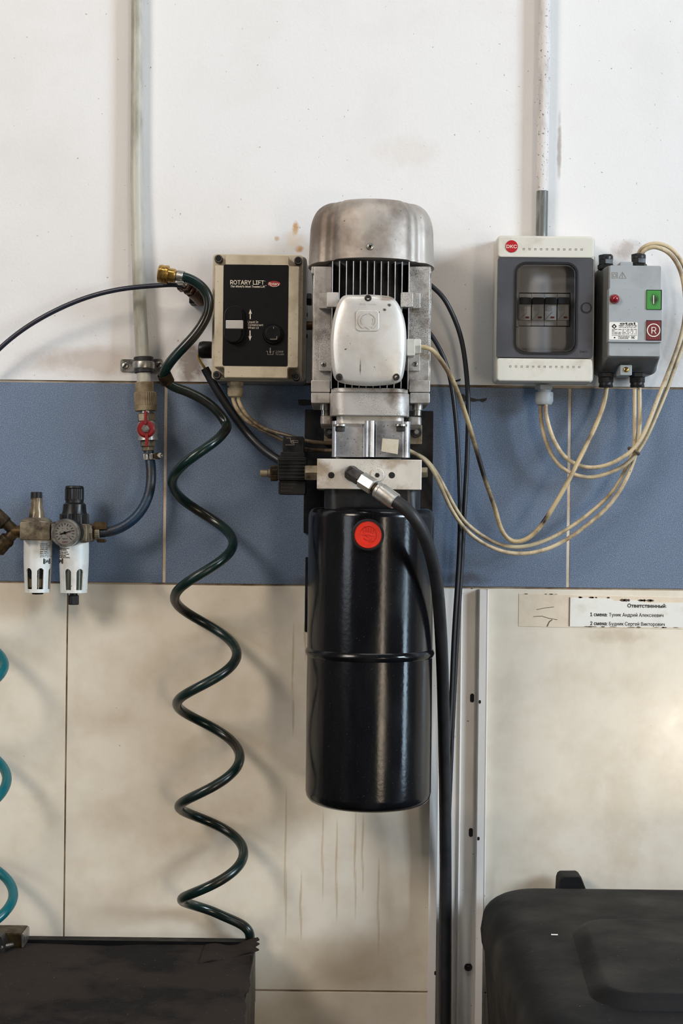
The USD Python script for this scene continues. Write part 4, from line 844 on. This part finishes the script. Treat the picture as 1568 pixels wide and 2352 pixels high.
# ================================================================== BREAKER BOX
db = Thing("breaker_box", "off-white breaker box with smoked door and round red maker's badge", "breaker box")
dF = .076
c0, c1 = P(1247, 714, .004), P(1252, 710, .066)
bw, bh_ = M(228, .0), M(334, .0)
bxa, bxb = P(1131.5, 714, 0)[0], P(1363, 714, .03)[0]; bza, bzb = P(1247, 884, 0)[2], P(1247, 544, .03)[2]
db.add("back_box", panel((bxa + bxb) / 2, (bza + bzb) / 2, bxb - bxa, bzb - bza, 0, .042, M(12), .006), "white_plastic")
frame = affinity.translate(Polygon(rr(M(222, .066), M(334, .066), M(8), 6)), c1[0], c1[2]).difference(ppoly([(1180, 602), (1330, 602), (1330, 818), (1180, 818)], .066))
db.add("shell", extr(frame, .028, .066), "white_plastic")
tcv = db.add("top_cover", pbox(1143.5, 544, 1363.5, 591.5, .04, dF, 7, 3), "white_plastic")
bcv = db.add("bottom_cover", pbox(1140.5, 823, 1360, 876, .04, dF, 7, 4), "white_plastic")
def mark_sq(x, y): return band([(x - 1.8, y - 1.8), (x - 1.8, y + 1.8), (x + 1.8, y + 1.8), (x + 1.8, y - 1.8), (x - 1.8, y - 1.8)], dF - .0001, .7, .0005)
for i in range(11): db.add("embossed_mark", mark_sq(1202.5 + i * 13.3, 572 + i * .12), "box_side", parent=tcv)
for i in range(13): db.add("embossed_mark", mark_sq(1171.5 + i * 13.2, 841.5 + i * .12), "box_side", parent=bcv)
c = P(1174.5, 566, dF); bd = db.add("badge", disc(c, M(14, dF), dF - .0005, dF + .0012, .0004), "logo_red", label="round red badge lettered DKC", parent=tcv)
db.add("lettering", text("DKC", 1174.5, 570, dF + .0012, 7.6, 24, True, align="c"), "print_white", parent=tcv)
fr = affinity.translate(Polygon(rr(M(220, dF), M(229, dF), M(5), 5)), P(1252, 707, dF)[0], P(1252, 707, dF)[2])
wc = P(1253.5, 708, dF); hole = affinity.translate(Polygon(rr(M(136, dF), M(203, dF), M(21), 8)), wc[0], wc[2])
door = db.add("door", extr(fr.difference(hole), .066, dF), "door_tint", label="smoked door frame")
db.add("window_edge", extr(hole.buffer(M(4.5)).difference(hole.buffer(M(.5))), dF, dF + .0016), "door_line", parent=door)
db.add("window_pane", join(loft([facing(rr(M(136, dF), M(203, dF), M(21), 8), wc[0], wc[2], dF + .0002), facing(rr(M(130, dF), M(197, dF), M(19), 8), wc[0], wc[2], dF + .004), facing(rr(M(124, dF), M(191, dF), M(17), 8), wc[0], wc[2], dF + .0055)], False, True)), "smoked_pane", parent=door, label="smoked clear window")
c = P(1346, 707, dF); db.add("door_latch", join(disc(c, M(10, dF), dF - .001, dF + .0006, .0003)), "door_tint", parent=door); db.add("latch_ring", ringface(c, M(10.6, dF), M(12.4, dF), dF - .001, dF + .001), "door_line", parent=door)
db.add("lettering", text("DKC", 1332, 810, dF, 4.5, 18), "door_line", parent=door)
ib = P(1250, 708, .034)
db.add("inner_plate", join(pbox(1182, 604, 1328, 672, .03, .052, 1, .8), pbox(1182, 750, 1328, 816, .03, .052, 1, .8), pbox(1182, 670, 1191, 752, .03, .052, 1, .5), pbox(1309.5, 670, 1328, 752, .03, .052, 1, .5)), "inner_grey")
db.add("dome_nipple", join(hexa(P(1248, 884, .035), P(1248, 896, .035), M(20, .035)), rod(P(1249, 895, .035), P(1249, 903, .035), M(16, .035)), lathe([(M(20), 0), (M(20.8), M(3)), (M(20.8), M(20)), (M(17), M(28)), (M(11), M(31))], P(1249, 901, .035), (0, 0, -1), 12, .26)), "starter_grey", label="grey cable gland")
for i in range(4):
    x0 = 1191.5 + i * 29.2
    t = Thing("circuit_breaker", ("first", "second", "third", "last")[i] + " circuit breaker from the left behind the smoked window", "circuit breaker", "circuit breakers in the breaker box")
    bdy = t.add("body", pbox(x0, 675, x0 + 28.6, 748, .03, .054, 1, .6), "breaker_white")
    nose = t.add("nose", pbox(x0 + 1, 696, x0 + 27.6, 735, .05, .060, 1, .8), "breaker_white")
    t.add("toggle", pbox(x0 + 2, 683, x0 + 28, 698, .052, .066, 1.5, 1), "breaker_dark", label="dark toggle")
    t.add("nameplate", pbox(x0 + 4, 700, x0 + 18, 714, .059, .0606, 1, .2), "lens_white", parent=nose)
    t.add("flag", pbox(x0 + 15, 727, x0 + 23, 731, .0595, .0607, .5, .2), "breaker_red", parent=nose)
    t.add("line", band([(x0 + 1, 735), (x0 + 18, 717)], .0600, .8), "print_grey", parent=nose)

# ================================================================== MOTOR STARTER
ms = Thing("motor_starter", "grey motor starter box with green and dark red push buttons", "motor starter")
sc0 = P(1433, 741, .01)
def sring(w, h, r, d, ox=0, oz=0): return facing(rr(M(w), M(h), M(r), 6), sc0[0] + M(ox), sc0[2] + M(oz), d)
ms.add("base", loft([sring(139, 243, 16, 0), sring(139, 243, 16, .028), sring(136, 240, 15, .031), sring(134, 236, 13, .032), sring(130, 230, 11, .042, 0, 1), sring(118, 206, 5, .080, -1, 8), sring(115, 203, 4, .0815, -1, 9)]), "starter_dark", label="grimy grey base with side shade painted in")
cov = ms.add("cover", loft([sring(112, 200, 4, .078, -1, 9), sring(114, 201, 4, .083, -1, 9), sring(113, 200, 4, .0895, -1, 9), sring(111, 198, 3, .0905, -1, 9)]), "starter_grey", label="grey cover")
ms.add("middle_plate", pbox(1397.5, 663, 1520, 786, .08, .0945, 2, 1), "starter_grey", parent=cov)
sd = .0905
c = P(1411, 687, .095)
ms.add("indicator_lamp", lathe([(M(11), 0), (M(10.5), .003), (M(8.5), .0065), (M(5), .0085), (M(1), .0092)], (c[0], -.0942, c[2]), (0, -1, 0), 32), "lamp_red", label="red domed indicator lamp")
def pbtn(x0, y0, x1, y1, mat, nm, lab):
    ms.add(nm + "_recess", pbox(x0 - 1, y0 - 1.5, x1 + 2, y1 + 1, .09, .0949, 1, .1), "void", parent=cov)
    return ms.add(nm, pbox(x0, y0, x1, y1, .09, .0965, 1, .8), mat, label=lab)
b = pbtn(1485, 667, 1517, 710.5, "button_green", "start_button", "green start button marked I"); ms.add("symbol", band([(1500.5, 678), (1500.5, 698)], .0966, 2), "print_white", parent=b)
b = pbtn(1484.5, 737, 1516.5, 781, "button_red", "stop_button", "dark red stop button marked R"); cR = P(1500.5, 758.5, .0966)
ms.add("symbol", ringface(cR, M(13.2, .097), M(15.6, .097), .0965, .0969, 48), "print_white", parent=b); ms.add("symbol", text("R", 1501, 766.5, .0966, 15.5, 11.5, align="c"), "print_white", parent=b)
# symbols moulded in the top of the cover
ms.add("symbol", join(band([(1405, 626), (1417.5, 626), (1417.5, 638.5), (1405, 638.5), (1405, 625.5)], sd, .8), band([(1408, 629), (1414.5, 629), (1414.5, 635.5), (1408, 635.5), (1408, 628.6)], sd, .8)), "print_grey", parent=cov)
ms.add("symbol", join(band([(1429, 625), (1421, 639), (1437.5, 639), (1429, 625)], sd, .8), band([(1430, 629), (1428, 634), (1429.5, 634), (1428.5, 638)], sd, .7)), "print_grey", parent=cov)
lb = ms.add("rating_label", pbox(1398.5, 740, 1464, 780.5, .094, .0949, 2.5, .1), "paper", label="white rating label")
def lab(m): ms.add("lettering", m, "print_black", parent=lb)
ld = .0949
lab(text("etal", 1423, 745.5, ld, 5, 37, True)); lab(text("ПМЛ-1220 0*2Б", 1421, 749.8, ld, 3.2, 41)); lab(text("ПУСКАТЕЛЬ", 1421, 753, ld, 1.8, 40))
for i, (s, x, w) in enumerate((("Ue 380V  50Hz", 1405, 22), ("IP54", 1405, 6), ("ТУ 3427-001", 1405, 21), ("Uc 220V 50Hz", 1405, 21))): lab(text(s, x, 757.4 + i * 3.4, ld, 2, w))
for i, s in enumerate(("Ie  A  220  380  660", "A   10  10   6", "kW  2.2  4   4", "Isc 5 кА   1.5  2.4")): lab(text(s, 1429, 757.4 + i * 3.4, ld, 2, 33))
lab(text("Alexandria", 1419, 774.3, ld, 2.6, 26)); lab(text("UKRAINE", 1420, 778, ld, 2.6, 23)); lab(text("EAC", 1449.5, 777.5, ld, 5.5, 8, True))
lab(join(ringface(P(1410, 749.5, ld), M(3.2), M(5.6), ld, ld + .0003, 4), band([(1406, 752), (1410, 745), (1414, 752)], ld, 1))); lab(ringface(P(1411, 775.5, ld), M(.4), M(1.6), ld, ld + .0003, 12)); lab(band([(1405, 770.3), (1462, 770.6)], ld, .4))
# latch lugs
for y0, y1, x0, x1 in ((601, 624, 1424, 1453), (838, 862, 1424, 1451)):
    lg = ms.add("latch_lug", pbox(x0, y0, x1, y1, .03, .070, 2, 1.5), "starter_grey")
    c = P((x0 + x1) / 2, (y0 + y1) / 2 + (6 if y0 < 700 else -1), .070); s = ms.add("lug_screw", screw_cross(c, M(6), .070), "brass", parent=lg); ms.add("screw_slot", slot(c, M(5), .0718, .8), "void", parent=lg)
def bgland(x, ya, yb, d=.045, r=18):
    A, B = P(x, ya, d), P(x, yb, d); L = np.linalg.norm(B - A); t = unit(B - A); r = M(r, d)
    g = ms.add("cable_gland", hexa(A, A + t * L * .36, r * 1.02), "black_plastic", label="black plastic cable gland")
    ms.add("gland_nut", hexa(A + t * L * .30, A + t * L * .72, r * .95, .3), "black_plastic", parent=g); ms.add("gland_cap", join(rod(A + t * L * .68, A + t * L * .86, r * .86), hexa(A + t * L * .80, B, r * .90, .1)), "black_plastic", parent=g)
bgland(1391, 620, 586, r=19); bgland(1466, 618, 584, r=19); bgland(1391, 856, 890, r=18); bgland(1463, 856, 890, r=18)

# ================================================================== NOTICE
nt_ = Thing("paper_notice", "narrow paper notice with Cyrillic lines under yellowed tape", "notice")
nd = .0006
tp = nt_.add("tape", extr(ppoly([(1191.5, 1364), (1311, 1367), (1640, 1374), (1640, 1446), (1311, 1441), (1190.5, 1438.5)], nd), .0, nd), "tape", label="yellowed clear tape")
pa = nt_.add("paper_strip", extr(ppoly([(1309, 1373), (1360, 1373.5), (1402, 1375), (1412, 1381), (1424, 1380), (1436, 1377), (1470, 1381), (1490, 1385), (1640, 1384), (1640, 1442), (1308, 1439)], .0010), nd, .0010), "paper", label="white paper strip")
def nl(m): nt_.add("lettering", m, "print_black", parent=pa)
nl(text("Ответственный", 1440.5, 1395, .0010, 8.4, 87, True)); nl(text(":", 1529.5, 1395.6, .0010, 6))
nl(text("1 смена", 1355, 1415, .0010, 8, 37, True)); nl(text(": Туник Андрей Алексеевич", 1393, 1415.6, .0010, 8, 130))
nl(text("2 смена", 1355, 1435.5, .0010, 8, 37, True)); nl(text(": Будник Сергей Викторович", 1393, 1436.2, .0010, 8, 133))
rs = np.random.default_rng(3)
def grime(x0, x1, y, h, n):
    for _ in range(n):
        x = rs.uniform(x0, x1); w = rs.uniform(2, 8); hh_ = rs.uniform(.3, 1) * h; yy = y + (x - 1191) * .0105
        pts = [(x - w, yy), (x - w * .3, yy - hh_ * .5), (x + w * .5, yy - hh_ * .35), (x + w, yy), (x + w * .4, yy + hh_ * .5), (x - w * .5, yy + hh_ * .4)]
        nt_.add("grime_edge", extr(ppoly(pts, .0012), .0009, .0013), "tape_grime", parent=tp)
grime(1325, 1400, 1370.5, 5, 6); grime(1410, 1500, 1376, 8, 10); grime(1310, 1560, 1437.5, 3, 14); grime(1195, 1300, 1364, 2.5, 5)
nt_.add("grime_edge", band([(1308, 1372), (1307, 1438)], .0012, 1.6), "tape_grime", parent=tp)
nt_.add("grime_edge", band([(1225, 1416), (1245, 1415), (1260, 1420), (1280, 1423)], .0008, .8), "tape_grime", parent=tp); nt_.add("grime_edge", band([(1232, 1400), (1252, 1396), (1272, 1394)], .0008, .8), "tape_grime", parent=tp); nt_.add("grime_edge", band([(1256, 1439), (1261, 1428), (1268, 1423)], .0008, 1.6), "tape_grime", parent=tp)

# ================================================================== BLACK CHEST (lower left)
chx = Thing("work_chest", "black steel work chest standing against the wall under the coiled hose", "chest")
zT = P(320, 2176, .05)[2]; xR = P(586, 2200, .035)[0]; xL = -.95
chx.add("body", cuboid(xL, xR, -.76, -.034, .0, zT - .004), "chest_side")
rail_t = P(320, 2154, .035)[2]
chx.add("back_rail", cuboid(xL, P(580, 2160, .035)[0], -.050, -.032, zT - .01, rail_t), "chest_black", label="black rail along the chest's back")
# torn mat lying on it
mt_ = Thing("torn_mat", "grimy dark cloth mat with a torn edge spread over the black chest", "mat")
nx, ny = 110, 90
gx = np.linspace(xL + .02, xR + .001, nx); gy = np.linspace(.052, .755, ny)
GX, GY = np.meshgrid(gx, gy, indexing="ij")
nz_ = meshkit.fbm(np.stack([GX * 9, GY * 9, GX * 0], -1), 4, 5)
GZ = zT + .001 + .006 * nz_
edge = np.clip((GX - (xR - .03)) / .03, 0, 1)
jag = (meshkit.fbm(np.stack([GY * 26, GY * 0, GY * 0], -1), 4, 9) - .5) * .016
GX2 = GX + edge * jag; GZ = GZ + edge ** 2 * (.008 * np.sin(GY * 40) ** 2) * (GY < .12) - edge ** 2 * .002 * (GY > .12)
def sheet(X, Y, Z, th):
    n0, n1 = X.shape; top = np.stack([X, -Y, Z], -1).reshape(-1, 3); bot = top - [0, 0, th]; f = []
    I = lambda i, j: i * n1 + j
    N = n0 * n1
    for i in range(n0 - 1):
        for j in range(n1 - 1):
            a, b, c_, d_ = I(i, j), I(i + 1, j), I(i + 1, j + 1), I(i, j + 1)
            f += [[a, c_, b], [a, d_, c_], [N + a, N + b, N + c_], [N + a, N + c_, N + d_]]
    per = [I(i, 0) for i in range(n0)] + [I(n0 - 1, j) for j in range(1, n1)] + [I(i, n1 - 1) for i in range(n0 - 2, -1, -1)] + [I(0, j) for j in range(n1 - 2, 0, -1)]
    for k_ in range(len(per)):
        a, b = per[k_], per[(k_ + 1) % len(per)]; f += [[a, b, N + b], [a, N + b, N + a]]
    m = tm(np.vstack([top, bot]), f); return m
mt_.add("cloth", sheet(GX2, GY, GZ, .0025), "mat_cloth")
# a lifted tatter at the corner and a flap over the left end
tx = np.linspace(0, 1, 14); ty = np.linspace(0, 1, 8); TXg, TYg = np.meshgrid(tx, ty, indexing="ij")
cA = P(470, 2180, .055); cB = P(592, 2156, .05)
X_ = cA[0] + (cB[0] - cA[0]) * TXg; Y_ = .052 + TYg * (.035 + .05 * (1 - TXg)); Z_ = zT + .006 + (cB[2] - zT - .004) * TXg ** 3 * (1 - TYg * .9) + .002 * np.sin(TXg * 9)
mt_.add("tatter", sheet(X_ + .004 * np.sin(TYg * 17) * TXg, Y_, Z_, .002), "mat_cloth", label="curled torn corner")
fl = P(-30, 2180, .07)
X_ = P(-60, 2180, .06)[0] + M(100) * TXg * (1 - .72 * TYg); Y_ = .056 + TYg * .10; Z_ = zT + .008 + .003 * np.sin(TXg * 5 + TYg * 3)
mt_.add("flap", sheet(X_, Y_, Z_, .002), "mat_cloth")
bk = Thing("rusty_bracket", "rusty steel bracket with a bright pin at the left end of the chest", "bracket")
bk.add("sleeve", pbox(-60, 2144, 53, 2178, .034, .075, 8, 4), "old_brass")
bk.add("sleeve_end", pbox(49, 2145, 54, 2177, .04, .077, 5, 1), "steel")
bk.add("pin", rod(P(2, 2176, .10), P(29, 2169, .078), M(5, .09), 20, .001), "steel"); bk.add("tube_end", rod(P(-25, 2140, .04), P(14, 2146, .05), M(6), 20), "steel")
bk.add("pin_block", extr(ppoly([(-60, 2150), (2, 2152), (12, 2176), (10, 2190), (-60, 2192)], .10), .076, .10), "dark_steel")

# ================================================================== BLACK BIN (lower right)
bn = Thing("black_bin", "large black plastic bin with a raised panel on its lid", "bin")
zL = P(1450, 2043, .05)[2] + .011; bx0 = P(1094, 2200, .06)[0]; bx1 = .95; bd0, bd1 = .045, .66
BXc, BW, BDc, BDp = (bx0 + bx1) / 2, bx1 - bx0, (bd0 + bd1) / 2, bd1 - bd0
def bring(i, z, r=.085):
    q = rr(BW - 2 * i, BDp - 2 * i, r - min(i, r - .01), 12); return np.stack([BXc + q[:, 0], -(BDc + q[:, 1]), np.full(len(q), z)], 1)
bn.add("body", loft([bring(.06, .0), bring(.055, .02), bring(.004, zL - .075), bring(.004, zL - .06)]), "bin_plastic")
lv = [bring(.004, zL - .07), bring(.0, zL - .066), bring(-.0015, zL - .05), bring(.001, zL - .034)]
for k_ in range(1, 9):
    a = k_ / 8 * math.pi / 2; lv.append(bring(.001 + .046 * (1 - math.cos(a)), zL - .034 + .032 * math.sin(a)))
lv += [bring(.09, zL - .0005), bring(.16, zL)]
lid = bn.add("lid", loft(lv), "bin_plastic")
pA, pB = P(1318, 2118, .12), P(1372, 2305, .40)
yk = lambda py: D - (CZ - zL) / ((py - 1176) * (APER / FOCAL / PW))      # depth at which the lid's plane shows at row py
dA, dB = yk(2118), yk(2308)
xa, xb = P(1316, 2118, dA)[0], P(1374, 2308, dB)[0]
pol = Polygon([(xa, dA), (bx1 - .08, dA), (bx1 - .08, dB), (xb, dB)]).buffer(-.02).buffer(.02, 8)
def offset_ring(poly, n, i, z):
    e = poly.exterior; q = np.array([e.interpolate(k / n, normalized=True).coords[0] for k in range(n)])
    t = np.roll(q, -2, 0) - np.roll(q, 2, 0); t /= np.linalg.norm(t, axis=1, keepdims=True); nrm = np.stack([t[:, 1], -t[:, 0]], 1)
    if not e.is_ccw: nrm = -nrm
    q = q - nrm * i; return np.stack([q[:, 0], -q[:, 1], np.full(n, z)], 1)
pol = pol.buffer(.002).buffer(-.045).buffer(.045, 10)
bn.add("raised_panel", loft([offset_ring(pol, 160, .030 * s_ - .012, zL - .004 + .016 * (3 * s_ ** 2 - 2 * s_ ** 3)) for s_ in np.linspace(0, 1, 9)]), "bin_plastic", parent=lid, smooth=60)
hz0, hz1 = P(1314, 2050, .05)[2], P(1314, 2010.5, .05)[2]
hg = []
for wb, dd in ((0, .022), (0, .052), (-.003, .056)):
    q = [(1280, 2080), (1283, 2024), (1286, 2015), (1292, 2011), (1328, 2010.5), (1334, 2014), (1345, 2042), (1350, 2080)]
    cq = np.mean([P(x, y, .05) for x, y in q], axis=0); hg.append(np.array([[*(P(x, y, .05) + (cq - P(x, y, .05)) * (-wb * 25))] for x, y in q]) * [1, 0, 1] + [0, -dd, 0])
bn.add("hinge_lug", loft(hg), "bin_plastic")
dS = yk(2141); c = P(1273, 2141, dS)
Single("paper_scrap", cuboid(c[0] - .0042, c[0] + .0042, c[1] - .0012, c[1] + .0012, zL - .0005, zL + .0006), "litter_white", "tiny white scrap lying on the black bin lid", "scrap")

for t_ in THINGS: t_.flush()
